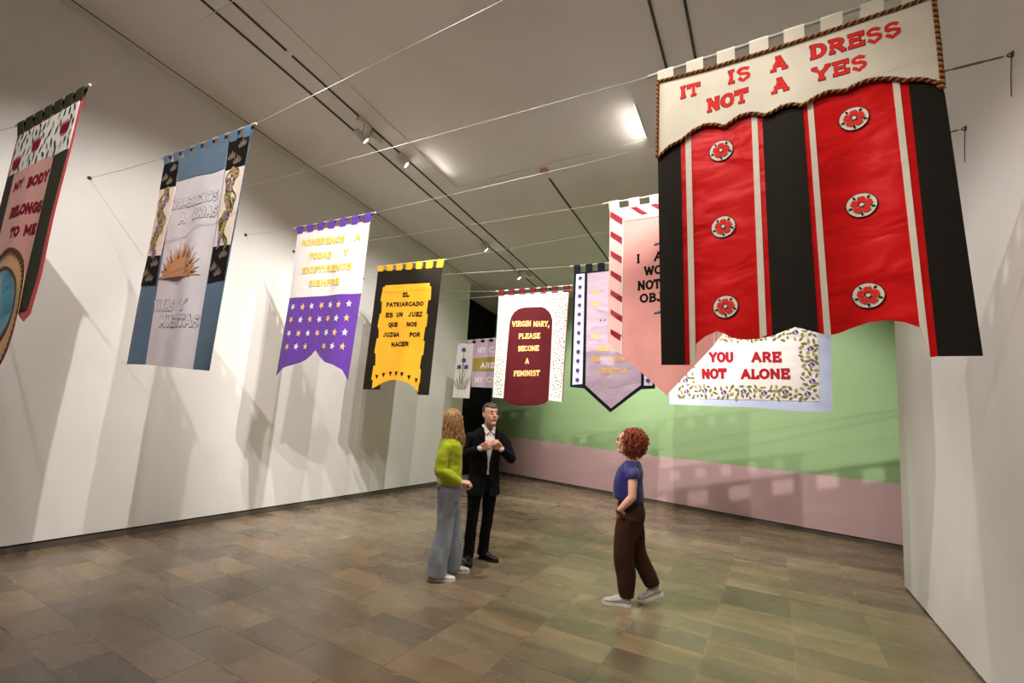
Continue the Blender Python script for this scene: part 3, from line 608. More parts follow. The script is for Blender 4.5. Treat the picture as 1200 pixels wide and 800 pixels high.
# ------------------------------------------------------------------ banners
class Banner:
    def __init__(s, key, name, label, group, amp=.010, seed=1, freq=2.1):
        S = SPEC[key]; s.S = S; s.key = key
        (a0, z0), (a1, z1) = S['rod']; s.z0 = z0
        s.rot = math.atan2(S['dir'][1], S['dir'][0])
        s.root = empty(name, label, 'banner', (*S['origin'], z0), s.rot, group)
        r = random.Random(seed); s.p = [r.uniform(0, 6.28) for _ in range(4)]; s.amp = amp; s.fr = freq; s.rnd = r
        bm = bmesh.new(); tube(bm, [(-.03, 0, 0), (a1 + .03, 0, z1 - z0)], .010, 8); obj('rod', bm, M['rod'], s.root)
    def rip(s, a, z):
        h = max(0, s.z0 - z)
        g = smoothstep(.05, 1.2, h)
        return s.amp * g * (math.sin(6.28 * s.fr * a + s.p[0] + .5 * h) + .55 * math.sin(6.28 * s.fr * 1.7 * a + s.p[1] - .8 * h) + .5 * math.sin(1.9 * h + s.p[2]))
    def at(s, a, z, y):                       # y: height of the layer towards the viewer
        return (a, s.rip(a, z) - y, z - s.z0)
    def cloth(s, name, poly, m, layer=0, parent=None, step=.045, label=None):
        def cut(P, ax, v, sg):                     # keep the side of the line where sg * (p[ax] - v) >= 0
            out = []
            for i in range(len(P)):
                p, q = P[i - 1], P[i]; dp, dq = sg * (p[ax] - v), sg * (q[ax] - v)
                if (dp < 0) != (dq < 0):
                    t = dp / (dp - dq); out.append((p[0] + (q[0] - p[0]) * t, p[1] + (q[1] - p[1]) * t))
                if dq >= 0: out.append(q)
            return out
        area = lambda P: sum(P[k - 1][0] * P[k][1] - P[k][0] * P[k - 1][1] for k in range(len(P)))
        poly = list(poly) if area(poly) > 0 else list(poly)[::-1]
        ids, pts, polys = {}, [], []
        def vid(p):
            k = (round(p[0] * 5000), round(p[1] * 5000))
            if k not in ids: ids[k] = len(pts); pts.append(p)
            return ids[k]
        def loops(L):                               # split outlines that touch themselves
            for i in range(len(L)):
                for j in range(i + 1, len(L)):
                    if L[i] == L[j]: return loops(L[i:j]) + loops(L[:i] + L[j:])
            return [L] if len(L) > 2 else []
        la, ha = min(p[0] for p in poly), max(p[0] for p in poly)
        for i in range(math.floor(la / step), math.ceil(ha / step)):
            colm = cut(cut(poly, 0, i * step, 1), 0, (i + 1) * step, -1)
            if len(colm) < 3: continue
            lz, hz = min(p[1] for p in colm), max(p[1] for p in colm); sz = step * 1.5
            for j in range(math.floor(lz / sz), math.ceil(hz / sz)):
                L = []
                for p in cut(cut(colm, 1, j * sz, 1), 1, (j + 1) * sz, -1):
                    v = vid(p)
                    if not L or L[-1] != v: L.append(v)
                while len(L) > 1 and L[0] == L[-1]: L.pop()
                polys += [q for q in loops(L) if abs(area([pts[k] for k in q])) > 1e-7]
        y = layer * .0034
        verts = [s.at(p[0], p[1], y + .003) for p in pts] + [s.at(p[0], p[1], y) for p in pts]; n = len(pts)
        faces = [tuple(q) for q in polys] + [tuple(k + n for k in q[::-1]) for q in polys]; nsm = len(faces)
        ed = set((q[k - 1], q[k]) for q in polys for k in range(len(q)))
        for (u, v) in ed:
            if (v, u) not in ed:
                m_ = len(verts); verts += [verts[u], verts[v], verts[v + n], verts[u + n]]; faces.append((m_ + 3, m_ + 2, m_ + 1, m_))
        me = bpy.data.meshes.new(name); me.from_pydata(verts, [], faces); me.materials.append(M[m] if isinstance(m, str) else m)
        me.polygons.foreach_set('use_smooth', [k < nsm for k in range(len(faces))]); me.update()
        o = bpy.data.objects.new(name, me); C.objects.link(o); o.parent = parent or s.root
        if label: o['label'] = label
        return o
    def tabs(s, n, fill, m, wide_ends=True):
        tl, tr, bl, br = s.S['tabs']
        # fill: share of the pitch that is cloth
        u = fill; span = (n - 1) + u
        for i in range(n):
            f0, f1 = i / span, (i + u) / span
            pr = [tl[k] + (tr[k] - tl[k]) * f0 for k in (0, 1)], [tl[k] + (tr[k] - tl[k]) * f1 for k in (0, 1)]
            pb = [bl[k] + (br[k] - bl[k]) * f0 for k in (0, 1)], [bl[k] + (br[k] - bl[k]) * f1 for k in (0, 1)]
            bm = bmesh.new(); prof = []
            for j in (0, 1):
                x, zt = pr[j]; xb, zb = pb[j]; zt -= s.z0; zb -= s.z0 + .012
                outer = [(xb, -.006, zb), (x, -.014, zt - .004), (x, -.008, zt + .011), (x, .008, zt + .011), (x, .014, zt - .004), (xb, .004, zb)]
                inner = [(xb, -.003, zb), (x, -.011, zt - .004), (x, -.006, zt + .0085), (x, .006, zt + .0085), (x, .011, zt - .004), (xb, .001, zb)]
                prof.append(([bm.verts.new(p) for p in outer], [bm.verts.new(p) for p in inner]))
            (o0, i0), (o1, i1) = prof
            for k in range(5):
                bm.faces.new((o0[k], o0[k + 1], o1[k + 1], o1[k])); bm.faces.new((i0[k + 1], i0[k], i1[k], i1[k + 1]))
                bm.faces.new((o0[k + 1], o0[k], i0[k], i0[k + 1])); bm.faces.new((o1[k], o1[k + 1], i1[k + 1], i1[k]))
            bm.faces.new((o0[0], o1[0], i1[0], i0[0])); bm.faces.new((o1[5], o0[5], i0[5], i1[5]))
            obj('tab', bm, M[m], s.root)
    def text(s, items, m, w=.2, serif=True, sw=.13, outline=None, ow=.07, layer=1, space=.1):
        for it in items:
            t, a0, z0, a1, z1, cap = it
            adv = sum(GL[c][0] if c != ' ' else .5 for c in t) + space * (len(t) - 1)
            sx = (a1 - a0) / adv; cx = 0
            for c in t:
                if c == ' ': cx += .5 + space; continue
                wd, strokes, ser = GL[c]
                bm = bmesh.new(); x0 = cx
                # even stroke width: convert widths to the mean scale
                def fn(x, z, y): return s.at(x, z, y)
                def loc(p): 
                    xx = a0 + (x0 + p[0]) * sx; tt = (xx - a0) / (a1 - a0)
                    zz = z0 + (z1 - z0) * tt
                    inner = cap * w / 2
                    return (xx, zz + inner + p[1] * (cap - 2 * inner) if p[1] >= 0 else zz + p[1] * cap)
                passes = [(w * cap, sw * cap, layer * .0034 + .0045, 0, 0)]
                if outline: passes.insert(0, ((w + ow) * cap, (sw + ow) * cap, layer * .0034 + .003, 1, ow * cap / 2))
                for (bw, bs, y, mi, e_) in passes:
                    for q, st in enumerate(strokes):
                        pts = [loc(p) for p in st]
                        if len(pts) < 2: continue
                        A_, B_ = Vector(pts[0]), Vector(pts[-1])
                        if (A_ - B_).length > 1e-4:
                            d0 = (A_ - Vector(pts[1])).normalized() * (bw * .42); d1 = (B_ - Vector(pts[-2])).normalized() * (bw * .42)
                            pts[0] = tuple(A_ + d0); pts[-1] = tuple(B_ + d1)
                        ribbon(bm, pts, bw, fn, y + q * .00012, mi)
                    if serif:
                        for q, (px, pz, hl) in enumerate(ser):
                            c0 = loc((px, pz)); hx = hl * cap * .95 + e_
                            ribbon(bm, [(c0[0] - hx, c0[1] + (cap * (w - sw) / 2 if pz > .5 else -cap * (w - sw) / 2)), (c0[0] + hx, c0[1] + (cap * (w - sw) / 2 if pz > .5 else -cap * (w - sw) / 2))], bs, fn, y + .0007 + q * .0001, mi)
                obj('letter', bm, [M[m], M[outline]] if outline else [M[m]], s.root)
                cx += wd + space
    def flat(s, bm, pts, y, mi=0):
        """small cut-out with thickness"""
        f = [bm.verts.new(s.at(p[0], p[1], y)) for p in pts]; b = [bm.verts.new(s.at(p[0], p[1], y - .002)) for p in pts]
        n = len(pts)
        if n > 8:
            ca, cz = sum(p[0] for p in pts) / n, sum(p[1] for p in pts) / n; cv = bm.verts.new(s.at(ca, cz, y))
            mid = [bm.verts.new(s.at((p[0] + ca) / 2, (p[1] + cz) / 2, y)) for p in pts]
            for i in range(n):
                k = (i + 1) % n
                bm.faces.new((f[i], f[k], mid[k], mid[i])).material_index = mi; bm.faces.new((mid[i], mid[k], cv)).material_index = mi
        else: bm.faces.new(f).material_index = mi
        bm.faces.new(b[::-1]).material_index = mi
        for i in range(n): bm.faces.new((f[(i + 1) % n], f[i], b[i], b[(i + 1) % n])).material_index = mi
    def leaf(s, bm, a, z, ang, ln, wd, y, mi=0):
        c, d = math.cos(ang), math.sin(ang)
        P = [(-.5, 0), (-.15, .5), (.2, .42), (.5, 0), (.2, -.42), (-.15, -.5)]
        s.flat(bm, [(a + (u * ln) * c - v * wd * d, z + (u * ln) * d + v * wd * c) for u, v in P], y, mi)
    def disc(s, bm, a, z, r, y, mi=0, n=14, rz=None):
        s.flat(bm, [(a + r * math.cos(2 * PI * k / n), z + (rz or r) * math.sin(2 * PI * k / n)) for k in range(n)], y, mi)
    def scatter(s, name, n, region, mats, ln, wd, layer, avoid=(), seed=2, gap=None, angs=None):
        """leaf print scattered on the cloth: far too many to count, one part"""
        r = random.Random(seed); bm = bmesh.new(); got = []; tries = 0; gap = gap or ln * .75
        while len(got) < n and tries < n * 60:
            tries += 1; a, z = region(r)
            if any((a - p[0]) ** 2 + (z - p[1]) ** 2 < gap * gap for p in got): continue
            if any((a - p[0]) ** 2 + (z - p[1]) ** 2 < p[2] ** 2 for p in avoid): continue
            got.append((a, z)); s.leaf(bm, a, z, (r.choice(angs) + r.uniform(-.3, .3)) if angs else r.uniform(0, PI), ln * r.uniform(.7, 1.25), wd * r.uniform(.7, 1.2), layer * .0034 + .004, r.choice(range(len(mats))))
        o = obj(name, bm, [M[k] for k in mats], s.root); o['kind'] = 'stuff'; return o
    def cable(s, zl, zr, label, xright=None, yl=None, turn=False, r=.0024):
        """steel wire from the left wall through the rod to the right wall"""
        (a0, _), (a1, z1) = s.S['rod']; ox, oy = s.S['origin']; dx, dy = s.S['dir']
        Lp = Vector((XL, oy + (XL - ox) * dy, zl)); Rp = Vector((xright or xr(zr), oy + ((xright or xr(zr)) - ox) * dy, zr))
        A = Vector((ox - .03 * dx, oy, s.z0)); B = Vector((ox + (a1 + .03) * dx, oy + (a1 + .03) * dy, z1))
        root = empty('hanging_cable', label, 'cable', Lp)
        for p, q, sag in ((Lp, A, .012), (Rp, B, .03)):
            bm = bmesh.new(); d = (q - p).normalized() * .004
            tube(bm, [p - Lp, p.lerp(q, .5) - Lp - Vector((0, 0, sag)), q - d - Lp], r, 6); obj('wire', bm, M['steel'], root)
        for P, sx in ((Lp, 1), (Rp, -1)):
            bm = bmesh.new(); tube(bm, [P - Lp + Vector((-.01 * sx, 0, 0)), P - Lp + Vector((.004 * sx, 0, 0))], .022, 12)
            tube(bm, [P - Lp + Vector((.012 * sx + .012 * math.cos(k), 0, .012 * math.sin(k))) for k in [i * PI / 5 for i in range(11)]], .004, 6)
            obj('hook', bm, M['dark_steel'], root)
        if turn:
            d = (B - Rp).normalized(); q = Rp - Lp
            bm = bmesh.new(); tube(bm, [q + d * .04, q + d * .06, q + d * .12, q + d * .14, q + d * .26, q + d * .28, q + d * .33, q + d * .35], [.004, .007, .005, .008, .008, .005, .007, .004], 8)
            obj('turnbuckle', bm, M['hook_grey'], root)
            bm = bmesh.new(); tube(bm, [q + Vector((-.005, 0, 0)), q + Vector((-.012, .02, -.12)), q + Vector((-.02, .03, -.26))], .003, 5); obj('loose_end', bm, M['dark_steel'], root)
        return root

GR = 'embroidered protest banners hanging from cables'
def inside(poly):
    def f(a, z):
        c = False; n = len(poly)
        for i in range(n):
            (x1, y1), (x2, y2) = poly[i], poly[(i + 1) % n]
            if (y1 > z) != (y2 > z) and a < (x2 - x1) * (z - y1) / (y2 - y1) + x1: c = not c
        return c
    return f
def region(polys, holes=(), pad=0):
    ins = [inside(p) for p in polys]; out = [inside(h) for h in holes]
    xs = [q[0] for p in polys for q in p]; zs = [q[1] for p in polys for q in p]
    def f(r):
        for _ in range(400):
            a, z = r.uniform(min(xs), max(xs)), r.uniform(min(zs), max(zs))
            if any(i(a, z) for i in ins) and not any(o(a, z) for o in out): return a, z
        return a, z
    return f
def ell(cx, cz, rx, rz, n=28, a0=0, a1=360): return [(cx + rx * math.cos(math.radians(a0 + (a1 - a0) * i / n)), cz + rz * math.sin(math.radians(a0 + (a1 - a0) * i / n))) for i in range(n if a1 - a0 == 360 else n + 1)]

# --- red, black and cream dress banner, the largest and nearest
b = Banner('dress', 'dress_banner', 'large cream, red satin and black banner reading IT IS A DRESS NOT A YES', GR, .013, 5, 1.6); S = b.S
b.tabs(8, .56, 'cream')
b.cloth('satin_skirt', [(.034, 3.42), (1.33, 3.45)] + S['base'][2:], 'redsatin', 0, step=.03)
for q in S['stripes']:
    if q[0] == 'red': continue
    b.cloth({'black': 'black_panel', 'cream': 'cream_ribbon'}[q[0]], q[1:], q[0], 1)
b.cloth('cream_yoke', S['cream'] + S['scallop'][1:], 'cream', 3)
b.text(S['text'], 'letterred', .21, True, .15, 'darkred', .09, 3, .14)
def braid(path, y, nm='braid'):
    """two twisted cords along a path on the cloth"""
    P = [Vector(p) for p in path]; D = [0]
    for i in range(1, len(P)): D.append(D[-1] + (P[i] - P[i - 1]).length)
    n = max(8, int(D[-1] / .0045)); bm = bmesh.new()
    for s_, mi in ((0, 0), (PI, 1)):
        pts = []
        j = 0
        for i in range(n + 1):
            d = D[-1] * i / n
            while j < len(D) - 2 and D[j + 1] < d: j += 1
            p = P[j].lerp(P[j + 1], (d - D[j]) / max(1e-6, D[j + 1] - D[j])); t = (P[j + 1] - P[j]).normalized()
            w = d / .030 * 2 * PI + s_
            x, yy, z = b.at(p.x, p.y, y + .0055 * math.cos(w))
            pts.append((x - t.y * .0055 * math.sin(w), yy, z + t.x * .0055 * math.sin(w)))
        tube(bm, pts, .0058, 5, mi)
    obj(nm, bm, [M['darkred'], M['olive']], b.root)
def dense(path, n=5):
    return path
braid(S['cream'][:7], .018); braid(S['edgeL'], .018); braid(S['edgeR'], .018); braid(S['scallop'], .018)
for (a, z) in S['roses']:
    bm = bmesh.new(); b.disc(bm, a, z, .064, .0078, 0, 20); b.disc(bm, a, z, .060, .0088, 1, 20)
    patch = obj('rose_patch', bm, [M['ink'], M['cream']], b.root)
    for k in range(5):
        th = PI / 2 + 2 * PI * k / 5; ca, cz = a + .029 * math.cos(th), z + .029 * math.sin(th)
        bm = bmesh.new(); b.flat(bm, [(ca + .0175 * math.cos(th + t) * (1 if abs(t) > .5 else .8), cz + .0175 * math.sin(th + t) * (1 if abs(t) > .5 else .8)) for t in (-2.5, -1.9, -1.2, -.6, 0, .6, 1.2, 1.9, 2.5)], .0125)
        obj('petal', bm, M['letterred'], patch)
        th += PI / 5; bm = bmesh.new(); b.leaf(bm, a + .047 * math.cos(th), z + .047 * math.sin(th), th, .02, .009, .0122); obj('sepal', bm, M['ink'], patch)
    bm = bmesh.new(); b.disc(bm, a, z, .014, .0145, 0, 10); obj('petal_ring', bm, M['darkred'], patch)
    bm = bmesh.new(); b.disc(bm, a, z, .009, .0162, 0, 10); obj('flower_centre', bm, M['cream'], patch)
b.cable(4.16, 4.02, 'steel cable carrying the large red dress banner across the hall')

# --- pale pink pointed banner
b = Banner('pink', 'pointed_pink_banner', 'pale pink pointed banner with maroon slanting stripes, half hidden behind the dress banner', GR, .008, 9, 1.4); S = b.S
b.tabs(6, .5, 'palepink')
b.cloth('border', S['pink'], 'palepink', 0); b.cloth('centre_panel', S['inner'], 'pink', 1)
for q in S['stripeL'] + S['stripeR'] + S['stripeT']: b.cloth('stripe', q, 'maroonsatin', 2)
for (p, q) in ((S['inner'][0], S['inner'][1]), (S['inner'][0], S['inner'][4]), (S['inner'][1], S['inner'][2])):
    bm = bmesh.new(); ribbon(bm, [p, ((p[0] + q[0]) / 2, (p[1] + q[1]) / 2), q], .012, b.at, .0105, 0); obj('piping', bm, M['white'], b.root)
b.text(S['text'], 'ink', .22, True, .13)
for (a, z) in S['spray']:
    bm = bmesh.new()
    for k in range(-3, 4): b.leaf(bm, a + .034 * k, z + .012 * math.cos(k), PI / 2 + .25 * k, .035, .016, .0125, 0)
    ribbon(bm, [(a - .12, z - .018), (a, z - .008), (a + .12, z - .018)], .008, b.at, .012, 1); obj('flower_spray', bm, [M['blue'], M['violet']], b.root)
b.cable(4.16, 4.0, 'steel cable carrying the pink pointed banner', turn=True)

# --- white and blue banner reading you are not alone
b = Banner('alone', 'rose_border_banner', 'pale blue banner with flowered white panel reading YOU ARE NOT ALONE', GR, .009, 14, 1.1); S = b.S
S['tabs'] = [(S['rod'][0][0] + .05, S['rod'][0][1]), (S['rod'][1][0] - .05, S['rod'][1][1]), (.05, 3.59), (1.92, 3.6)]
b.tabs(8, .5, 'skyblue'); b.cloth('backing', S['blue'], 'skyblue', 0); b.cloth('panel', S['panel'], 'white', 1)
P, I = S['panel'], S['inner']; top = 2.985
ra = random.Random(8); roses = []
for k in range(7): roses.append((.26 + k * .232, 2.115 + .02 * (k % 2)))
for k in range(6): roses.append((.33 + k * .245, 2.86 + .02 * (k % 2)))
for k in range(3): roses += [(1.705, 2.27 + k * .2), (.25, 2.27 + k * .2)]
for (a, z) in roses:
    bm = bmesh.new()
    for k in range(5):
        th = 1.2 + 2 * PI * k / 5; b.leaf(bm, a + .022 * math.cos(th), z + .018 * math.sin(th), th + 1.2, .045, .024, .0105 + k * .0003, k % 2)
    obj('blue_rose', bm, [M['violet'], M['lilac']], b.root)
fr = [(.165, top), (1.775, top), (1.75, 2.045), (.165, 2.045)]
b.scatter('leaf_print', 300, region([fr], [[(.37, 2.78), (1.6, 2.78), (1.6, 2.2), (.37, 2.2)]]), ['leaf', 'olive', 'leaf'], .066, .03, 2, [(a, z, .055) for a, z in roses], 3, .05)
b.text(S['text'], 'alonered', .25, False)
b.cable(3.8, 3.82, 'steel cable carrying the pale blue YOU ARE NOT ALONE banner')

# --- lilac banner with navy border
b = Banner('navy', 'violet_border_banner', 'pointed lilac banner with navy border and strips of violets, partly behind the pink banner', GR, .007, 21, 1.5); S = b.S
b.tabs(7, .55, 'navy'); b.cloth('border', S['navy'], 'navy', 0); b.cloth('centre_panel', S['center'], 'lilacsatin', 1)
for q in S['strip']:
    b.cloth('violet_strip', q, 'palelilac', 1)
    (x0, z0), (x1, _), (x2, z2), (x3, z3) = q
    for k in range(12):
        t = (k + .5) / 12; a = (x0 + x1) / 2 * (1 - t) + (x2 + x3) / 2 * t; z = z0 * (1 - t) + z3 * t
        bm = bmesh.new()
        for th in (.5, 1.57, 2.64, 3.8, 5.6): b.leaf(bm, a + .017 * math.cos(th), z + .017 * math.sin(th), th, .034, .026, .0095 + th * .0002)
        ribbon(bm, [(a, z - .01), (a + .006, z - .05)], .008, b.at, .0092, 0)
        obj('violet', bm, [M['violet']], b.root)
b.text(S['text'], 'palegold', .26, True, .16)
for a in (.46, .52):
    bm = bmesh.new(); b.leaf(bm, a, 3.02, 1.2, .035, .018, .012); obj('stitched_dot', bm, M['violet'], b.root)
b.cable(4.14, 4.0, 'steel cable carrying the lilac banner with navy border')

# --- maroon arch banner
b = Banner('maroon', 'arch_banner', 'white leafy banner with dark maroon arch reading VIRGIN MARY, PLEASE BECOME A FEMINIST', GR, .008, 4, 1.8); S = b.S
b.tabs(7, .55, 'maroon'); b.cloth('leafy_border', S['white'], 'white', 0); b.cloth('arch_panel', S['maroon'], 'maroon', 1)
arch = S['maroon']
b.scatter('leaf_print', 290, region([[(.06, 3.72), (1.34, 3.69), (1.3, 1.98), (.06, 2.0)]], [[(p[0] + (-.05 if p[0] < .66 else .05), p[1] + .04) for p in arch], [(.3, 3.4), (1.0, 3.4), (1.0, 1.7), (.3, 1.7)]]), ['leaf', 'leafdark', 'crimson', 'leafdark', 'leaf', 'olive'], .036, .016, 1, (), 6, .042)
bm = bmesh.new(); ribbon(bm, [(1.372, 3.73), (1.35, 2.8), (1.325, 1.93)], .012, b.at, .0085, 0); obj('edging', bm, M['darkred'], b.root)
b.text(S['text'], 'palegold', .2, True, .13)
b.cable(4.1, 4.0, 'steel cable carrying the white and maroon arch banner')

# --- small lilac banner at the back
b = Banner('clothes', 'lilac_banner', 'small lilac and olive banner with iris panel before the black wall', GR, .006, 30, 1.2); S = b.S
b.tabs(10, .55, 'lilac'); b.cloth('centre_panel', S['lilac'], 'lilac', 0); b.cloth('olive_band', S['olive'], 'olive', 1)
b.cloth('iris_panel', S['left'], 'white', 1); b.cloth('iris_panel', S['right'], 'white', 1)
def iris(cx, zb):
    bm = bmesh.new()
    for k in range(7):
        a = cx + (k - 3) * .03; h = .22 + .12 * ((k * 5) % 4) / 3
        b.flat(bm, [(a, zb), (a + .018, zb), (a + (k - 3) * .03 + .012, zb + h * .7), (a + (k - 3) * .045, zb + h), (a + (k - 3) * .03 - .008, zb + h * .7)], .0105, k % 2)
    for i, (dx, h) in enumerate(((0, .82), (-.09, .46), (.09, .46), (.02, .6))):
        ribbon(bm, [(cx, zb + .1), (cx + dx * .6, zb + h * .6), (cx + dx, zb + h)], .012, b.at, .0102, 0)
        for th in (PI / 2, 3.6, 5.8, 2.6, .5): b.leaf(bm, cx + dx + .03 * math.cos(th), zb + h + .03 * math.sin(th), th, .075, .04, .012 + th * .0002, 2)
    obj('iris_embroidery', bm, [M['leaf'], M['leafdark'], M['violet']], b.root)
iris(-.04, 2.14); iris(1.87, 2.2)
b.text(S['text'], 'white', .22, False)
b.cable(3.32, 3.3, 'steel cable carrying the small lilac banner at the back', XE)

# --- yellow banner with black sides
b = Banner('yellow', 'yellow_banner', 'black and golden yellow banner reading EL PATRIARCADO ES UN JUEZ', GR, .008, 40, 1.6); S = b.S
b.tabs(7, .58, 'gold'); [b.cloth('black_panel', q, 'black', 0) for q in S['black']]; b.cloth('gold_panel', S['gold'], 'gold', 1)
b.text(S['text'], 'ink', .27, True, .16)
for (a, z) in S['tri']:
    bm = bmesh.new(); b.flat(bm, [(a - .034, z + .03), (a + .034, z + .03), (a, z - .04)], .0105); obj('black_triangle', bm, M['ink'], b.root)
b.cable(4.16, 4.04, 'steel cable carrying the black and yellow banner')

# --- white and purple banner
b = Banner('purple', 'star_banner', 'white over purple banner with rows of stars and swallowtail hem', GR, .010, 51, 1.3); S = b.S
b.tabs(7, .54, 'purple'); b.cloth('white_panel', S['white'], 'white', 0); b.cloth('purple_panel', S['purple'], 'purple', 0)
b.text(S['text'], 'goldthread', .26, True, .16)
for (a, z, k) in S['stars']:
    bm = bmesh.new(); b.flat(bm, [(a + (.047 if i % 2 == 0 else .02) * math.cos(PI / 2 + i * PI / 5 + a * 9), z + (.047 if i % 2 == 0 else .02) * math.sin(PI / 2 + i * PI / 5 + a * 9)) for i in range(10)], .0085)
    obj('star', bm, M['stargold' if k else 'starwhite'], b.root)
b.cable(4.14, 4.0, 'steel cable carrying the white and purple star banner', turn=True)

# --- blue and silver banner with a rising sun
b = Banner('sun', 'sun_banner', 'tall blue and silver white banner with embroidered half sun', GR, .011, 60, 1.5); S = b.S
b.tabs(8, .52, 'blue'); b.cloth('centre_panel', S['center'], 'silver', 0)
b.cloth('side_band', S['backL'], 'blue', 0); b.cloth('side_band', S['backR'], 'blue', 0); b.cloth('top_band', S['blue_top'], 'blue', 1)
def rectpts(q, us, vs):
    return [((q[0][0] * (1 - u) + q[1][0] * u) * (1 - v) + (q[3][0] * (1 - u) + q[2][0] * u) * v, (q[0][1] * (1 - u) + q[1][1] * u) * (1 - v) + (q[3][1] * (1 - u) + q[2][1] * u) * v) for u, v in zip(us, vs)]
for q in S['black']:
    pt = b.cloth('black_patch', q, 'ink', 1)
    for (a, z) in rectpts(q, (.28, .75, .6), (.62, .3, .8)):
        bm = bmesh.new()
        for k in range(-2, 3): b.leaf(bm, a + .022 * k, z + .01 * (2 - abs(k)), PI / 2 - .3 * k, .075 - .012 * abs(k), .016, .0125 + .0003 * k, 0)
        obj('motif', bm, M['motif'], pt)
for i, q in enumerate(S['vine']):
    pt = b.cloth('vine_panel', q, 'vinecloth', 1); r = random.Random(5 + i)
    us = [.5 + .22 * math.sin(k * .62 + i) for k in range(22)]; P_ = rectpts(q, us, [k / 21 * .96 + .02 for k in range(22)])
    bm = bmesh.new(); ribbon(bm, P_, .012, b.at, .012, 0)
    ribbon(bm, rectpts(q, [.5 + .36 * math.sin(k * .5 + i + 2.6) for k in range(22)], [k / 21 * .96 + .02 for k in range(22)]), .008, b.at, .0122, 0)
    for k in range(1, 21, 2):
        a, z = P_[k]; sg = 1 if us[k] < .5 else -1
        ribbon(bm, [(a + sg * (.012 + .012 * t) * math.cos(t * 1.25 - 1.2) + sg * .03, z + (.012 + .012 * t) * math.sin(t * 1.25 - 1.2)) for t in (0, .6, 1.2, 1.8, 2.4, 3.0, 3.6, 4.2)], .006, b.at, .0124, 0)
    obj('vine', bm, M['brown'], pt)
    for k in range(0, 22, 3):
        a, z = rectpts(q, [.5 + .36 * math.sin(k * .5 + i + 2.6)], [k / 21 * .96 + .02])[0]; sg = 1 if math.sin(k * .5 + i + 2.6) < 0 else -1
        bm = bmesh.new(); b.leaf(bm, a + sg * .025, z + .01, .6 * sg, .05, .028, .0135, 0); b.leaf(bm, a + sg * .02, z - .03, -.8 * sg, .045, .022, .0132, 0); obj('leaf', bm, M['leaf' if k % 2 else 'olive'], pt)
    for k in range(1, 21, 2):
        a, z = P_[k]; sg = 1 if us[k] < .5 else -1
        bm = bmesh.new()
        if k % 8 == 3:
            for j in range(8): b.disc(bm, a + sg * .05 + r.uniform(-.022, .022), z - j * .012, .013, .0128 + j * .0003, 0, 7)
            obj('wisteria', bm, M['wisteria'], pt)
        else:
            for j in (-1, 0, 1): b.leaf(bm, a + sg * (.04 + .012 * j), z + .03 * j, .5 * j + (0 if sg > 0 else PI), .06, .03, .0128 + .0004 * j, 0)
            obj('leaf', bm, M['olive' if k % 4 == 1 else 'leaf'], pt)
sx, sz = .71, 2.655
def base(x): return 2.669 - .068 * (x - .352)
bm = bmesh.new()
core = [(sx + .24 * math.cos(t), base(sx + .24 * math.cos(t)) + .175 * math.sin(t)) for t in [PI * k / 16 for k in range(17)]]
b.flat(bm, core, .0105); obj('sun_disc', bm, M['bronze'], b.root)
for k in range(29):
    t = PI * (k + .35) / 28.7; l = (1.0, .86, .95, .8)[k % 4]; c, d = math.cos(t), math.sin(t); x1 = sx + .36 * l * c
    bm = bmesh.new(); b.flat(bm, [(sx + .2 * c - .016 * d, base(sx + .2 * c) + .145 * d + .016 * c), (x1, max(base(x1), base(x1) + .335 * l * d - .004)), (sx + .2 * c + .016 * d, max(base(sx + .2 * c), base(sx + .2 * c) + .145 * d - .016 * c))], .0085 + .0004 * (k % 3)); obj('sun_ray', bm, M['brown' if k % 4 == 1 else 'bronze'], b.root)
for k in range(9):
    t = PI * (k + .5) / 9; c, d = math.cos(t), math.sin(t); bm = bmesh.new()
    b.leaf(bm, sx + .13 * c, base(sx) + .015 + .09 * d, t, .13, .018, .0128); obj('sun_stitching', bm, M['tan'], b.root)
b.text(S['text'], 'silver', .2, True, .13, 'stitch', .1, .5)
b.cable(4.13, 4.0, 'steel cable carrying the blue sun banner')

# --- olive and pink banner with teal mirror at the left edge
b = Banner('body', 'mirror_banner', 'olive and pink banner with red border and teal satin oval at the far left', GR, .008, 70, 1.4); S = b.S
S['tabs'] = [(.05, 3.914), (1.25, 3.906), (.10, 3.79), (1.25, 3.815)]
b.tabs(7, .68, 'olivedark')
b.cloth('red_backing', [(.09, 3.80), (1.252, 3.824), (1.24, 2.9), (1.257, 2.45), (1.225, 2.17), (1.15, 2.12), (.62, 2.3), (.12, 2.13), (.06, 2.17)], 'red', 0)
b.cloth('flowered_panel', [(.128, 3.777), (1.21, 3.803), (1.213, 3.41), (.128, 3.41)], 'white', 1)
b.cloth('side_panel', [(.969, 3.43), (1.213, 3.412), (1.20, 2.9), (1.215, 2.45), (1.175, 2.2), (.95, 2.2)], 'olivedark', 1)
b.cloth('side_panel', [(.11, 3.41), (.251, 3.413), (.30, 2.2), (.10, 2.2)], 'olivedark', 1)
b.cloth('centre_panel', [(.251, 3.413), (.969, 3.428), (.95, 2.3), (.30, 2.3)], 'rosepink', 1)
fl = [(.24, 3.5), (.58, 3.59), (1.06, 3.62)]
for i, (a, z) in enumerate(fl):
    bm = bmesh.new()
    for k in range(6): b.leaf(bm, a + (k - 2.5) * .026, z, PI / 2 + (k - 2.5) * -.08, .15 - .012 * abs(k - 2.5), .026, .0088 + .0003 * k)
    obj('red_flower', bm, M['crimson'], b.root)
b.scatter('leaf_print', 60, region([[(.15, 3.76), (1.19, 3.78), (1.19, 3.44), (.15, 3.43)]]), ['leafdark', 'olivedark', 'leaf'], .08, .024, 2, [(a, z, .105) for a, z in fl], 4, .068, (1.2, 1.7, 2.1))
b.text(S['text'], 'crimson', .28, True, .18, None)
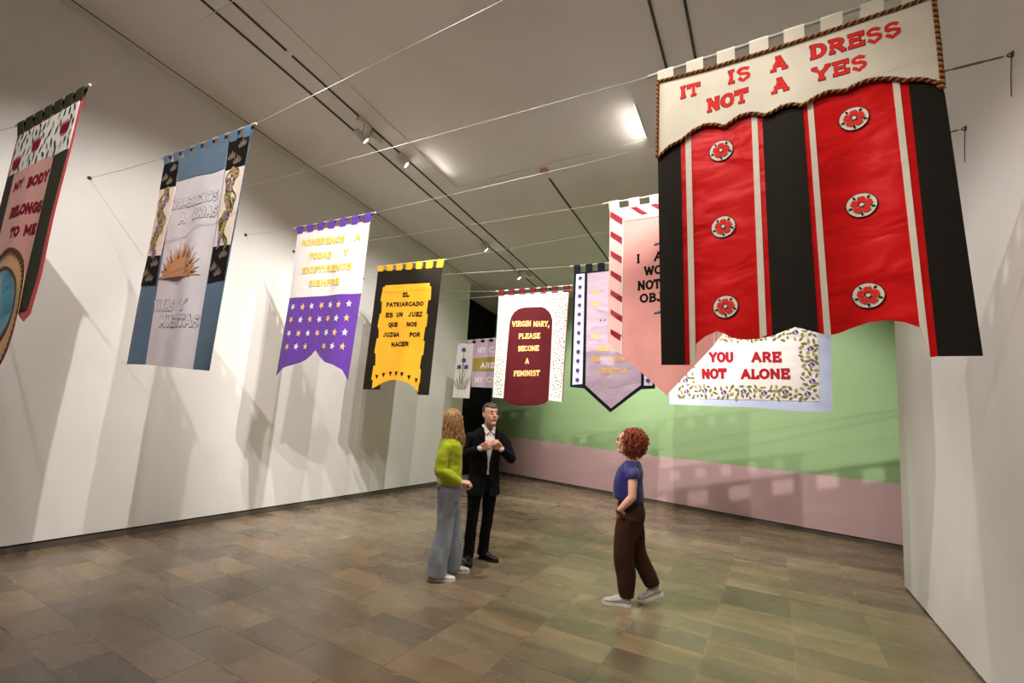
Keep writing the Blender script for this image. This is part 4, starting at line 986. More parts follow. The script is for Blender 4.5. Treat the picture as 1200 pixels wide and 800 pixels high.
ring = ell(.62, 2.2, .385, .5, 36); o_ = b.cloth('oval_frame', ring, 'tan', 3)
bm = bmesh.new(); P_ = [Vector((p[0], p[1])) for p in ring + ring[:1]]; ribbon(bm, [tuple(p) for p in P_], .03, b.at, .0185, 0)
obj('frame_cord', bm, M['brown'], b.root)
b.cloth('satin_oval', ell(.62, 2.24, .27, .31, 30), 'teal', 4)
bm = bmesh.new(); pts = ell(.62, 2.24, .275, .315, 36); ribbon(bm, pts + pts[:1], .022, b.at, .022, 0); obj('oval_cord', bm, M['brown'], b.root)
for k in range(60):
    t = 2 * PI * k / 60; c, d = math.cos(t), math.sin(t)
    bm = bmesh.new(); ribbon(bm, [(.62 + .345 * c, 2.2 + .455 * d), (.62 + .385 * c, 2.2 + .5 * d)], .014, b.at, .0172, 0); obj('stitch', bm, M['brown'], b.root)
b.cable(4.12, 4.02, 'steel cable carrying the olive and pink banner')

# ------------------------------------------------------------------ people
from mathutils import noise
def fuse(name, bm, m, parent, voxel=.006, smooth=4, mask=None, solid=0, fold=0, ffreq=(9, 9, 4)):
    """one continuous surface from overlapping closed volumes"""
    me = bpy.data.meshes.new(name); bmesh.ops.recalc_face_normals(bm, faces=bm.faces); bm.to_mesh(me); bm.free()
    t = bpy.data.objects.new(name + '_raw', me); C.objects.link(t)
    md = t.modifiers.new('r', 'REMESH'); md.mode = 'VOXEL'; md.voxel_size = voxel; md.use_smooth_shade = True
    if smooth:
        sm = t.modifiers.new('s', 'SMOOTH'); sm.factor = .5; sm.iterations = smooth
    dg = bpy.context.evaluated_depsgraph_get(); dg.update()
    out = bpy.data.meshes.new_from_object(t.evaluated_get(dg)); out.name = name
    bpy.data.objects.remove(t); bpy.data.meshes.remove(me)
    if mask:
        b2 = bmesh.new(); b2.from_mesh(out)
        bmesh.ops.delete(b2, geom=[f for f in b2.faces if mask(f.calc_center_median())], context='FACES')
        b2.to_mesh(out); b2.free()
    if fold:                                               # cloth folds
        N = noise.noise
        nv = [v.normal.copy() for v in out.vertices]
        for v, n in zip(out.vertices, nv):
            p = v.co; q = Vector((p.x * ffreq[0], p.y * ffreq[1], p.z * ffreq[2]))
            v.co = p + n * fold * (N(q) + .5 * N(q * 2.3 + Vector((7, 3, 1))))
    out.materials.clear()
    for x in (m if isinstance(m, (list, tuple)) else [m]): out.materials.append(x)
    for p in out.polygons: p.use_smooth = True
    o = bpy.data.objects.new(name, out); C.objects.link(o); o.parent = parent
    if solid:
        sd = o.modifiers.new('thick', 'SOLIDIFY'); sd.thickness = solid; sd.offset = -1
    return o
def rot2(v, a): return Vector((v[0] * math.cos(a) - v[1] * math.sin(a), v[0] * math.sin(a) + v[1] * math.cos(a)))
def trunk(bm, rings, n=28):
    """rings: (x, y, z, half width, half depth, facing angle[, squareness]); facing 0 looks along -y"""
    R = []
    for q in rings:
        x, y, z, w, d, a = q[:6]; e = q[6] if len(q) > 6 else 2.3
        pts = []
        for k in range(n):
            t = 2 * PI * k / n; c, s = math.cos(t), math.sin(t)
            u = math.copysign(abs(c) ** (2 / e), c) * w; v = math.copysign(abs(s) ** (2 / e), s) * d
            p = rot2((u, v), a); pts.append(Vector((x + p.x, y + p.y, z)))
        R.append(pts)
    loft(bm, R)
def hand(bm, wrist, d, pn, thumb, curl=(.3, .5, .4), s=1.0, spread=.05, thumb_in=.4):
    """palm and five fingers; d: direction of the hand, pn: out of the palm, thumb: +1/-1 side of the thumb"""
    d = Vector(d).normalized(); pn = Vector(pn); pn = (pn - d * pn.dot(d)).normalized(); sd = d.cross(pn) * thumb
    w = Vector(wrist)
    P = lambda a, b, c: w + d * a * s + sd * b * s + pn * c * s
    # palm as four overlapping metacarpal tubes
    for b, ln in ((.027, .088), (.009, .092), (-.010, .088), (-.027, .080)):
        limb(bm, [(*P(-.01, b * .6, 0), .015 * s), (*P(.04, b * .95, 0), .0145 * s), (*P(ln, b, 0), .0115 * s)], 10)
    for i, (b, k0, l) in enumerate(((.029, .088, (.044, .026, .021)), (.010, .093, (.048, .030, .022)), (-.010, .088, (.045, .028, .021)), (-.028, .080, (.036, .021, .019)))):
        p = P(k0 - .006, b, 0); ang = 0; pts = [(*p, .0098 * s)]; o = sd * (spread * (1.5 - i))
        for j in range(3):
            ang += curl[j] * (1 + .08 * i)
            p = p + (d * math.cos(ang) + pn * math.sin(ang) + o * (1 if j == 0 else .4)).normalized() * l[j] * s
            pts.append((*p, (.0092, .0084, .0072)[j] * s))
        limb(bm, pts, 10)
    t0, t1 = P(.018, .024, .004), P(.052, .052, .014)
    dd = (d * .75 + sd * (.5 - thumb_in * .6) + pn * (.25 + thumb_in)).normalized()
    t2 = t1 + dd * .034 * s; t3 = t2 + (dd + d * .25 - sd * .3 * thumb_in).normalized() * .027 * s
    limb(bm, [(*t0, .015 * s), (*t1, .0125 * s), (*t2, .0105 * s), (*t3, .0085 * s)], 10)
class Head:
    """head frame: origin between the ears, f forward, u up, r to the person's left seen from the front (image right when facing the camera)"""
    def __init__(s, c, yaw, pitch, k=1.0, roll=0):
        s.c = Vector(c); f = Vector((math.sin(yaw) * math.cos(pitch), -math.cos(yaw) * math.cos(pitch), math.sin(pitch)))
        side = Vector((math.cos(yaw), math.sin(yaw), 0)); up = side.cross(f) * 1.0
        if up.z < 0: up = -up
        s.f, s.r, s.u, s.k = f, side, up, k
    def P(s, r, f, u): return s.c + (s.r * r + s.f * f + s.u * u) * s.k
    def build(s, bm, female=False):
        # horizontal slices: (height, half width, back, front)
        sl_ = [(-.125, .020, -.000, .072), (-.118, .034, .012, .084), (-.100, .046, .020, .092), (-.080, .055, .030, .093), (-.055, .063, .055, .092), (-.030, .069, .078, .093), (0, .0735, .092, .093),
               (.030, .076, .099, .095), (.060, .075, .098, .092), (.085, .068, .089, .080), (.105, .053, .070, .060), (.118, .033, .044, .036), (.124, .012, .016, .012)]
        R = []; n = 26
        for h, w, bk, fr in sl_:
            if female: w *= .95; fr *= .97
            ring = []
            for k in range(n):
                t = 2 * PI * k / n; x = math.cos(t) * w; y = math.sin(t); y = y * (fr if y > 0 else bk)
                ring.append(s.P(x, y, h))
            R.append(ring)
        loft(bm, R)
        limb(bm, [(*s.P(0, .090, .020), .010 * s.k), (*s.P(0, .101, -.004), .0105 * s.k), (*s.P(0, .113, -.026), .0125 * s.k)], 10)      # nose
        for x in (-.011, .011): limb(bm, [(*s.P(x, .096, -.028), .008 * s.k), (*s.P(x, .102, -.030), .008 * s.k)], 8)
        limb(bm, [(*s.P(-.040, .078, .034), .010 * s.k), (*s.P(0, .090, .036), .011 * s.k), (*s.P(.040, .078, .034), .010 * s.k)], 8)     # brow
        for x in (-.040, .040): limb(bm, [(*s.P(x, .066, -.022), .021 * s.k), (*s.P(x * .7, .070, -.060), .018 * s.k)], 10)               # cheeks
        limb(bm, [(*s.P(-.020, .086, -.058), .011 * s.k), (*s.P(0, .092, -.058), .012 * s.k), (*s.P(.020, .086, -.058), .011 * s.k)], 8)   # mouth swell
        limb(bm, [(*s.P(-.008, .080, -.104), .017 * s.k), (*s.P(.008, .080, -.104), .017 * s.k)], 8)                                       # chin
        for x in (-1, 1):
            limb(bm, [(*s.P(x * .074, -.004, .026), .014 * s.k, .007 * s.k), (*s.P(x * .082, -.010, .004), .017 * s.k, .007 * s.k), (*s.P(x * .076, .002, -.028), .010 * s.k, .006 * s.k)], 10, s.f)
    def face(s, parent, brow, lip, parent_skin=None):
        for x in (-.031, .031):
            bm = bmesh.new(); bmesh.ops.create_icosphere(bm, subdivisions=2, radius=.0125 * s.k, matrix=Matrix.Translation(s.P(x, .0815, .010)))
            e = obj('eye', bm, M['eyewhite'], parent, True)
            bm = bmesh.new(); tube(bm, [s.P(x, .0925, .010), s.P(x, .0945, .010)], .0062 * s.k, 10); obj('iris', bm, M['iris'], e)
            bm = bmesh.new(); limb(bm, [(*s.P(x - .017, .089 - .006 * (x < 0), .031), .0032), (*s.P(x, .0975, .036), .0042), (*s.P(x + .017, .089 - .006 * (x > 0), .031), .0032)], 8); obj('eyebrow', bm, brow, parent, True)
            bm = bmesh.new(); limb(bm, [(*s.P(x - .015, .087 - .004 * (x < 0), .013), .0028), (*s.P(x, .0935, .021), .003), (*s.P(x + .015, .087 - .004 * (x > 0), .013), .0028)], 8); obj('eyelid', bm, parent_skin or M['skin'], parent, True)
        bm = bmesh.new()
        limb(bm, [(*s.P(-.024, .092, -.050), .0025), (*s.P(0, .1035, -.056), .0045), (*s.P(.024, .092, -.050), .0025)], 8)
        limb(bm, [(*s.P(-.020, .092, -.055), .0025), (*s.P(0, .1025, -.063), .005), (*s.P(.020, .092, -.055), .0025)], 8)
        obj('lips', bm, lip, parent, True)
def shoe(parent, heel, toe, m, sole, h=.085, w=.046, lift=0, name='shoe', laces=None, hollow=None):
    """heel and toe points on the ground; lift raises the heel"""
    H, T = Vector(heel), Vector(toe); L = (T - H).length; d = (T - H).normalized(); sd = Vector((-d.y, d.x, 0)).normalized(); up = sd.cross(d) * 1
    if up.z < 0: up = -up
    bm = bmesh.new(); R = []
    for t, wd, z1 in ((.0, .55, .62), (.06, .78, .85), (.2, .84, 1.0), (.36, .80, .95), (.5, .88, .74), (.66, 1.02, .56), (.82, .96, .46), (.93, .72, .38), (1.0, .34, .26)):
        ring = []
        for k in range(14):
            a = 2 * PI * k / 14; c, s_ = math.cos(a), math.sin(a)
            ring.append(H + d * L * t + sd * c * w * wd * (1 if s_ < 0 else (1 - .25 * s_)) + up * (.022 + h * z1 * .5 + s_ * h * z1 * .5))
        R.append(ring)
    loft(bm, R); up_o = fuse(name, bm, m, parent, .005, 3)
    bm = bmesh.new(); out = []
    for t, wd in ((-.015, .5), (.05, .85), (.2, .93), (.38, .88), (.52, .95), (.68, 1.1), (.84, 1.03), (.95, .78), (1.02, .36)):
        out.append((t, wd))
    lo, hi = [], []
    for sgn, seq in ((1, out), (-1, out[::-1])):
        for t, wd in seq:
            p = H + d * L * t + sd * sgn * w * wd; lo.append(bm.verts.new(p + up * .001)); hi.append(bm.verts.new(p + up * .026))
    bm.faces.new(lo[::-1]); bm.faces.new(hi)
    n = len(lo)
    for i in range(n): bm.faces.new((lo[i], lo[(i + 1) % n], hi[(i + 1) % n], hi[i]))
    obj('sole', bm, sole, up_o)
    if laces:
        bm = bmesh.new()
        for t in (.40, .47, .54, .61):
            z1 = .93 - (t - .36) * 1.3
            limb(bm, [(*(H + d * L * t - sd * w * .5 + up * (.022 + h * z1 * .86)), .004), (*(H + d * L * t + up * (.022 + h * z1 * 1.02)), .0045), (*(H + d * L * (t + .02) + sd * w * .5 + up * (.022 + h * z1 * .86)), .004)], 6)
        obj('laces', bm, laces, up_o)
    return up_o
def bridge(P, Q, t): return tuple(p + (q - p) * t for p, q in zip(P, Q))

# ---- man in a black suit, seen from the front, hands at his open jacket
man = empty('person', 'grey-haired man in black suit and open white shirt holding his jacket fronts', 'person', (-2.96, 4.62, 0), math.atan2(2.96, 4.62), 'visitors looking at the banners')
F = .32                                                     # chest turned a little to the right of the picture
hd = Head((.03, -.02, 1.658), .50, .12, 1.07)
shR, shL = (-.185, -.055, 1.455), (.185, .06, 1.455)        # his right shoulder is on the left of the picture
elR, wrR = (-.265, -.07, 1.165), (-.055, -.235, 1.285)
elL, wrL = (.305, -.02, 1.165), (.175, -.19, 1.285)
hipR, kneeR, ankR = (-.085, .0, .93), (-.105, -.02, .50), (-.125, .03, .09)
hipL, kneeL, ankL = (.085, .03, .93), (.07, .08, .50), (.035, .155, .09)
bm = bmesh.new()
hd.build(bm)
limb(bm, [(.005, .03, 1.44, .062), (.015, .02, 1.52, .056), (*hd.P(0, -.02, -.07), .056)], 18)
trunk(bm, [(0, .01, .88, .15, .095, F), (0, .01, .95, .155, .10, F), (0, .01, 1.08, .14, .092, F), (0, .012, 1.22, .155, .10, F), (0, .015, 1.34, .17, .105, F), (0, .02, 1.43, .165, .085, F), (.0, .025, 1.475, .09, .06, F)])
for s_, e_, w_ in ((shR, elR, wrR), (shL, elL, wrL)):
    limb(bm, [(s_[0], s_[1], s_[2] - .05, .046), (*bridge(s_, e_, .5), .046), (*e_, .038)], 14); limb(bm, [(*e_, .039), (*bridge(e_, w_, .35), .037), (*w_, .026)], 14)
for h_, k_, a_ in ((hipR, kneeR, ankR), (hipL, kneeL, ankL)):
    limb(bm, [(*h_, .082), (*bridge(h_, k_, .5), .07), (*k_, .052)], 14); limb(bm, [(*k_, .052), (*bridge(k_, a_, .3), .053), (*a_, .036)], 14)
hand(bm, wrR, (.75, -.25, .45), (.1, 1, .1), -1, (.75, .95, .6), 1.02, .02, .55)
hand(bm, wrL, (-.62, -.35, .62), (.0, 1, .1), 1, (.75, .95, .6), 1.02, .02, .55)
fuse('body', bm, M['skin'], man, .0048, 3)
hd.face(man, M['greyhair'], M['lip'])
# hair: short, receding at the temples
bm = bmesh.new(); R = []
for h, w, bk, fr in [(-.045, .071, .082, .02), (-.02, .077, .092, .02), (.01, .080, .102, .04), (.04, .0825, .108, .07), (.070, .0805, .106, .0985), (.095, .073, .096, .092), (.116, .058, .078, .074), (.130, .036, .05, .046), (.136, .012, .016, .014)]:
    R.append([hd.P(math.cos(t) * w, math.sin(t) * (fr if math.sin(t) > 0 else bk), h) for t in [2 * PI * k / 26 for k in range(26)]])
loft(bm, R)
def hair_mask(c):
    q = c - hd.c; f, u, r = q.dot(hd.f) / hd.k, q.dot(hd.u) / hd.k, q.dot(hd.r) / hd.k
    return (f > .015 and u < .074 - .012 * math.cos(r * 40)) or (f > -.01 and u < .012)
fuse('hair', bm, M['greyhair'], man, .005, 2, hair_mask, .006)
# shirt with collar
bm = bmesh.new()
trunk(bm, [(0, .005, .98, .150, .105, F), (0, .005, 1.10, .150, .104, F), (0, .008, 1.24, .165, .112, F), (0, .010, 1.36, .178, .115, F), (0, .016, 1.44, .165, .093, F), (.008, .02, 1.485, .085, .07, F)])
limb(bm, [(.008, .025, 1.46, .074), (.014, .02, 1.53, .070)], 18)
for e_, w_ in ((elR, wrR), (elL, wrL)): limb(bm, [(*bridge(e_, w_, .7), .036), (*bridge(e_, w_, .98), .034)], 14)
def open_neck(c):
    q = rot2((c.x - .014, c.y - .02), -F); return (c.z > 1.515) or (q.y < -.02 and abs(q.x) < .032 * (c.z - 1.40) / .1 and c.z > 1.40)
fuse('shirt', bm, M['shirt'], man, .006, 3, open_neck, .004)
for sg in (-1, 1):
    bm = bmesh.new(); pts = [rot2((sg * .072, .01), F), rot2((sg * .060, -.055), F), rot2((sg * .012, -.098), F), rot2((sg * .055, -.108), F), rot2((sg * .088, -.04), F)]
    zs = (1.545, 1.535, 1.465, 1.435, 1.50); v = [bm.verts.new((.012 + p.x, .02 + p.y, z)) for p, z in zip(pts, zs)]
    bm.faces.new(v); ex = bmesh.ops.extrude_face_region(bm, geom=bm.faces[:]); o2 = rot2((0, -.006), F)
    for q in ex['geom']:
        if isinstance(q, bmesh.types.BMVert): q.co += Vector((o2.x, o2.y, .002))
    obj('collar', bm, M['shirt'], man)
# jacket: closed volume opened along a V down the chest
bm = bmesh.new()
trunk(bm, [(0, .02, .745, .20, .135, F), (0, .02, .80, .198, .133, F), (0, .015, .92, .186, .128, F), (0, .01, 1.06, .172, .122, F), (0, .01, 1.20, .186, .128, F), (0, .012, 1.33, .202, .130, F), (0, .018, 1.42, .200, .112, F), (.002, .026, 1.475, .135, .085, F), (.008, .03, 1.51, .085, .07, F)])
for s_, e_, w_ in ((shR, elR, wrR), (shL, elL, wrL)):
    limb(bm, [(s_[0] * .98, s_[1], s_[2] - .058, .064), (*bridge(s_, e_, .5), .062), (*e_, .056)], 16); limb(bm, [(*e_, .060), (*bridge(e_, w_, .4), .055), (*bridge(e_, w_, .86), .044)], 16)
def jacket_open(c):
    q = rot2((c.x - .005, c.y - .015), -F)
    if c.z > 1.50 and math.hypot(q.x, q.y) < .085: return True
    if q.y > -.03: return False
    w = .012 + .062 * smoothstep(1.08, 1.50, c.z) if c.z > 1.06 else .012 + .02 * smoothstep(1.06, .75, c.z)
    return abs(q.x) < w
fuse('jacket', bm, M['suit'], man, .0065, 3, jacket_open, .007, .007, (8, 8, 7))
for sg in (-1, 1):                                         # lapels
    bm = bmesh.new(); P_ = []
    for (x, y, z) in ((.020, -.133, 1.10), (.052, -.140, 1.26), (.082, -.128, 1.40), (.070, -.098, 1.495), (.088, -.070, 1.525), (.118, -.082, 1.47), (.132, -.118, 1.415), (.108, -.122, 1.395), (.100, -.140, 1.28), (.045, -.142, 1.13)):
        p = rot2((sg * x, y), F); P_.append(bm.verts.new((.004 + p.x, .015 + p.y, z)))
    bm.faces.new(P_); bmesh.ops.triangulate(bm, faces=bm.faces[:]); ex = bmesh.ops.extrude_face_region(bm, geom=bm.faces[:]); o2 = rot2((0, -.007), F)
    for q in ex['geom']:
        if isinstance(q, bmesh.types.BMVert): q.co += Vector((o2.x, o2.y, 0))
    obj('lapel', bm, M['suit'], man)
bm = bmesh.new()
trunk(bm, [(0, .015, .80, .165, .115, F * .7), (0, .012, .90, .165, .112, F * .7), (0, .012, 1.0, .155, .106, F)])
for h_, k_, a_ in ((hipR, kneeR, ankR), (hipL, kneeL, ankL)):
    limb(bm, [(h_[0], h_[1], .88, .098), (*bridge(h_, k_, .45), .086), (*k_, .068), (*bridge(k_, a_, .5), .063), (a_[0], a_[1] - .005, .055, .062)], 18, None, True)
fuse('trousers', bm, M['suit'], man, .0065, 3, None, 0, .007, (9, 9, 8))
shoe(man, (-.128, .075, 0), (-.112, -.195, 0), M['leather'], M['leather'], .085, .045)
shoe(man, (.005, .185, 0), (.215, .045, 0), M['leather'], M['leather'], .085, .045)
bm = bmesh.new(); wd = (Vector(wrL) - Vector(elL)).normalized(); c_ = Vector(bridge(elL, wrL, .93)); tube(bm, [c_ - wd * .008, c_ + wd * .008], .034, 16); obj('wristwatch', bm, M['brassmetal'], man)

# ---- woman in lime jacket and wide pale jeans, seen from her right side and back
wo = empty('person', 'woman with long blond hair in lime green jacket and wide pale jeans', 'person', (-2.93, 4.0, 0), math.atan2(2.93, 4.0), 'visitors looking at the banners')
F2 = 1.95                                                    # facing the right of the picture, a little away
hw = Head((-.045, .02, 1.575), 2.15, .16, .97)
shR, shL = (-.115, -.145, 1.365), (-.02, .165, 1.365)
elR, wrR = (-.150, -.195, 1.07), (.075, -.175, .975)
elL, wrL = (-.005, .20, 1.13), (.045, .07, 1.36)
hipR, kneeR, ankR = (-.055, -.075, .90), (-.065, -.065, .48), (-.115, -.045, .08)
hipL, kneeL, ankL = (-.025, .085, .90), (.02, .12, .48), (.045, .18, .08)
bm = bmesh.new(); hw.build(bm, True)
limb(bm, [(-.08, .02, 1.37, .052), (-.065, .02, 1.45, .046), (*hw.P(0, -.02, -.07), .047)], 18)
trunk(bm, [(-.04, .0, .86, .145, .098, F2), (-.045, .0, .95, .135, .088, F2), (-.055, .0, 1.06, .125, .085, F2), (-.06, .0, 1.18, .14, .095, F2), (-.065, .005, 1.28, .15, .10, F2), (-.07, .01, 1.36, .145, .075, F2), (-.08, .015, 1.405, .07, .05, F2)])
for s_, e_, w_ in ((shR, elR, wrR), (shL, elL, wrL)):
    limb(bm, [(s_[0], s_[1] * .93, s_[2] - .05, .042), (*bridge(s_, e_, .5), .040), (*e_, .034)], 14); limb(bm, [(*e_, .034), (*bridge(e_, w_, .35), .033), (*w_, .023)], 14)
for h_, k_, a_ in ((hipR, kneeR, ankR), (hipL, kneeL, ankL)):
    limb(bm, [(*h_, .082), (*bridge(h_, k_, .5), .068), (*k_, .05)], 14); limb(bm, [(*k_, .05), (*bridge(k_, a_, .3), .05), (*a_, .034)], 14)
hand(bm, wrR, (.9, .1, -.12), (.1, .4, -.9), 1, (.7, .9, .6), .93, .02, .5)
hand(bm, wrL, (.15, -.25, .9), (-.8, .2, .2), -1, (.35, .55, .4), .93, .03, .3)
fuse('body', bm, M['skin2'], wo, .0048, 3); hw.face(wo, M['blond'], M['lip'])
bm = bmesh.new()
trunk(bm, [(-.05, .0, .935, .175, .125, F2), (-.055, .0, 1.00, .172, .122, F2), (-.06, .0, 1.12, .160, .118, F2), (-.065, .0, 1.24, .172, .122, F2), (-.068, .006, 1.33, .176, .108, F2), (-.074, .012, 1.39, .12, .082, F2), (-.08, .016, 1.425, .078, .068, F2), (-.078, .018, 1.475, .070, .064, F2)])
for s_, e_, w_ in ((shR, elR, wrR), (shL, elL, wrL)):
    limb(bm, [(s_[0] + .012, s_[1] * .93, s_[2] - .058, .060), (*bridge(s_, e_, .5), .060), (*e_, .057)], 16); limb(bm, [(*e_, .060), (*bridge(e_, w_, .45), .055), (*bridge(e_, w_, .9), .043)], 16)
# soft creases round the elbow
for t in (.62, .74, .86): limb(bm, [(*(Vector(bridge(shR, elR, t)) + Vector((-.045, -.02, 0))), .022), (*(Vector(bridge(shR, elR, t)) + Vector((.045, -.02, -.03))), .018)], 8)
fuse('jacket', bm, M['lime'], wo, .0065, 3, lambda c: c.z > 1.468, 0, .011, (7, 7, 9))
bm = bmesh.new(); R = []
for z, w, d in ((1.43, .088, .080), (1.475, .086, .078), (1.485, .080, .073), (1.45, .076, .070)):
    R.append([Vector((-.079 + rot2((math.cos(2 * PI * k / 24) * w, math.sin(2 * PI * k / 24) * d), F2).x, .017 + rot2((math.cos(2 * PI * k / 24) * w, math.sin(2 * PI * k / 24) * d), F2).y, z)) for k in range(24)])
loft(bm, R, 0, False); obj('collar', bm, M['lime'], wo, True)
bm = bmesh.new(); limb(bm, [(.065, .03, .95, .008), (.062, .03, 1.15, .008), (.045, .03, 1.36, .008)], 8); obj('front_edge', bm, M['lime'], wo, True)
bm = bmesh.new()
trunk(bm, [(-.045, .0, .66, .10, .07, F2), (-.045, .0, .77, .155, .108, F2), (-.043, .0, .90, .168, .120, F2), (-.05, .0, 1.02, .146, .105, F2)])
for h_, k_, a_, hem in ((hipR, kneeR, ankR, .112), (hipL, kneeL, ankL, .096)):
    limb(bm, [(h_[0], h_[1], .86, .108, .10), (*bridge(h_, k_, .5), .094, .09), (*k_, .088), (*bridge(k_, a_, .55), .104), (a_[0] - .005, a_[1], .052, hem, hem * .92)], 20, (1, 0, 0), True)
fuse('jeans', bm, M['jeans'], wo, .0065, 4, None, 0, .012, (10, 10, 3.2))
bm = bmesh.new(); c_ = Vector((-.135, -.095, .86)); hexa(bm, [c_ + Vector(q) for q in ((-.02, -.012, -.07), (.06, -.034, -.07), (.06, -.024, -.07), (-.02, -.002, -.07), (-.03, -.012, .05), (.06, -.030, .05), (.06, -.020, .05), (-.03, -.002, .05))]); obj('back_pocket', bm, M['jeans'], wo)
shoe(wo, (-.195, -.045, 0), (.075, -.06, 0), M['sneaker'], M['sole'], .075, .047)
shoe(wo, (-.03, .185, 0), (.225, .205, 0), M['sneaker'], M['sole'], .075, .046)
# long wavy hair over the shoulders
bm = bmesh.new(); R = []
for h, w, bk, fr in [(-.235, .060, .085, .0), (-.20, .088, .112, .03), (-.15, .098, .120, .045), (-.09, .096, .118, .045), (-.04, .093, .116, .05), (.01, .092, .116, .075), (.05, .091, .116, .100), (.080, .078, .100, .088), (.102, .062, .080, .070), (.118, .040, .052, .046), (.126, .014, .018, .016)]:
    R.append([hw.P(math.cos(t) * w, math.sin(t) * (fr if math.sin(t) > 0 else bk), h) for t in [2 * PI * k / 28 for k in range(28)]])
loft(bm, R)
rh = random.Random(3)
for k in range(120):
    t = PI * (.86 + 1.28 * ((k * .618) % 1)); st = rh.uniform(0, 6.28); drop = rh.uniform(.17, .265); pts = []
    amp = rh.uniform(.004, .012)
    for i in range(13):
        q = i / 12
        if q < .42:                                         # over the skull
            la = 1.45 - 1.35 * q / .42; w = math.cos(la); h = .118 * math.sin(la) + .012; flare = 1
        else:
            w = 1; h = .022 - (q - .42) / .58 * (drop + .02); flare = 1 + .22 * (q - .42)
        wob = amp * math.sin(st + 14 * q) * smoothstep(.3, .6, q)
        pts.append((*hw.P(math.cos(t) * (.088 * w * flare) + wob, math.sin(t) * (.104 * w * flare) + wob * .6 - .006, h), .0125 * (1 - .5 * smoothstep(.6, 1, q))))
    limb(bm, pts, 6)
def wmask(c):
    q = c - hw.c; f, u, r = q.dot(hw.f) / hw.k, q.dot(hw.u) / hw.k, q.dot(hw.r) / hw.k
    return f > .045 and u < .072 and abs(r) < .072
bh = fuse('hair', bm, M['blond'], wo, .0055, 1, wmask)
bm = bmesh.new()
for k in range(260):
    t = PI * (.84 + 1.32 * ((k * .618) % 1)); st = rh.uniform(0, 6.28); drop = rh.uniform(.19, .285); pts = []; amp = rh.uniform(.005, .014); up = rh.uniform(1.0, 1.06)
    for i in range(17):
        q = i / 16
        if q < .4: la = 1.4 - 1.3 * q / .4; w = math.cos(la); h = .118 * math.sin(la) * up + .014; fl_ = 1
        else: w = 1; h = .024 - (q - .4) / .6 * (drop + .02); fl_ = 1 + .42 * (q - .4)
        wob = amp * math.sin(st + 15 * q) * smoothstep(.3, .6, q)
        pts.append(hw.P(math.cos(t) * (.096 * w * fl_ * up) + wob, math.sin(t) * (.112 * w * fl_ * up) + wob * .7 - .006, h))
    tube(bm, pts, [.0036] * 15 + [.0028, .0012], 4)
obj('hair_strands', bm, M['blond'], bh, True)

# ---- woman with auburn curls, blue blouse and brown trousers, walking left
wr = empty('person', 'woman with curly auburn hair, royal blue blouse and dark brown trousers, hand in pocket', 'person', (-1.20, 4.50, 0), math.atan2(1.20, 4.50), 'visitors looking at the banners')
F3 = -1.75
hr = Head((-.045, .01, 1.465), -1.72, .14, .95)
shL, shR = (.005, -.135, 1.255), (-.02, .165, 1.255)        # her left side is nearest
elL, wrL = (.0, -.20, .985), (-.105, -.168, .865)
elR, wrR = (.0, .215, .99), (-.02, .175, .84)
hipL, kneeL, ankL = (-.015, -.075, .86), (-.085, -.06, .46), (-.055, -.02, .08)
hipR, kneeR, ankR = (.0, .085, .86), (.045, .09, .45), (.205, .135, .15)
bm = bmesh.new(); hr.build(bm, True)
limb(bm, [(.0, .012, 1.265, .050), (-.015, .012, 1.34, .045), (*hr.P(0, -.02, -.07), .046)], 18)
trunk(bm, [(-.01, .0, .80, .155, .108, F3), (-.01, .0, .90, .152, .10, F3), (-.02, .0, 1.0, .122, .09, F3), (-.03, .0, 1.10, .135, .10, F3), (-.025, .004, 1.19, .145, .098, F3), (-.01, .01, 1.26, .14, .072, F3), (.0, .012, 1.30, .07, .05, F3)])
for s_, e_, w_ in ((shR, elR, wrR), (shL, elL, wrL)):
    limb(bm, [(s_[0], s_[1] * .95, s_[2] - .05, .044), (*bridge(s_, e_, .5), .043), (*e_, .037)], 14); limb(bm, [(*e_, .037), (*bridge(e_, w_, .35), .036), (*w_, .026)], 14)
for h_, k_, a_ in ((hipR, kneeR, ankR), (hipL, kneeL, ankL)):
    limb(bm, [(*h_, .082), (*bridge(h_, k_, .5), .068), (*k_, .05)], 14); limb(bm, [(*k_, .05), (*bridge(k_, a_, .3), .05), (*a_, .034)], 14)
hand(bm, wrL, (-.05, .42, -.9), (.3, .9, .3), 1, (.15, .3, .2), .9, .02, .2)
hand(bm, wrR, (-.1, -.30, -.9), (.3, -.95, 0), -1, (.15, .3, .2), .9, .02, .2)
fuse('body', bm, M['skin2'], wr, .0048, 3); hr.face(wr, M['auburn'], M['lip'])
bm = bmesh.new()
trunk(bm, [(-.02, .0, .925, .150, .125, F3), (-.035, .0, .965, .168, .145, F3), (-.038, .0, 1.04, .165, .142, F3), (-.035, .0, 1.12, .165, .132, F3), (-.022, .004, 1.20, .172, .118, F3), (-.008, .01, 1.265, .155, .085, F3), (.0, .012, 1.30, .085, .065, F3)])
for s_, e_ in ((shR, elR), (shL, elL)): limb(bm, [(s_[0], s_[1] * .95, s_[2] - .055, .058), (*bridge(s_, e_, .30), .060), (*bridge(s_, e_, .40), .060)], 16, None, True)
fuse('blouse', bm, M['navyblouse'], wr, .0065, 4, lambda c: c.z > 1.296 and math.hypot(c.x, c.y - .012) < .09, 0, .010, (9, 9, 5))
bm = bmesh.new()
trunk(bm, [(-.015, .0, .60, .10, .07, F3), (-.012, .0, .70, .155, .112, F3), (-.012, .0, .80, .170, .132, F3), (-.012, .0, .87, .162, .124, F3), (-.018, .0, .955, .138, .105, F3)])
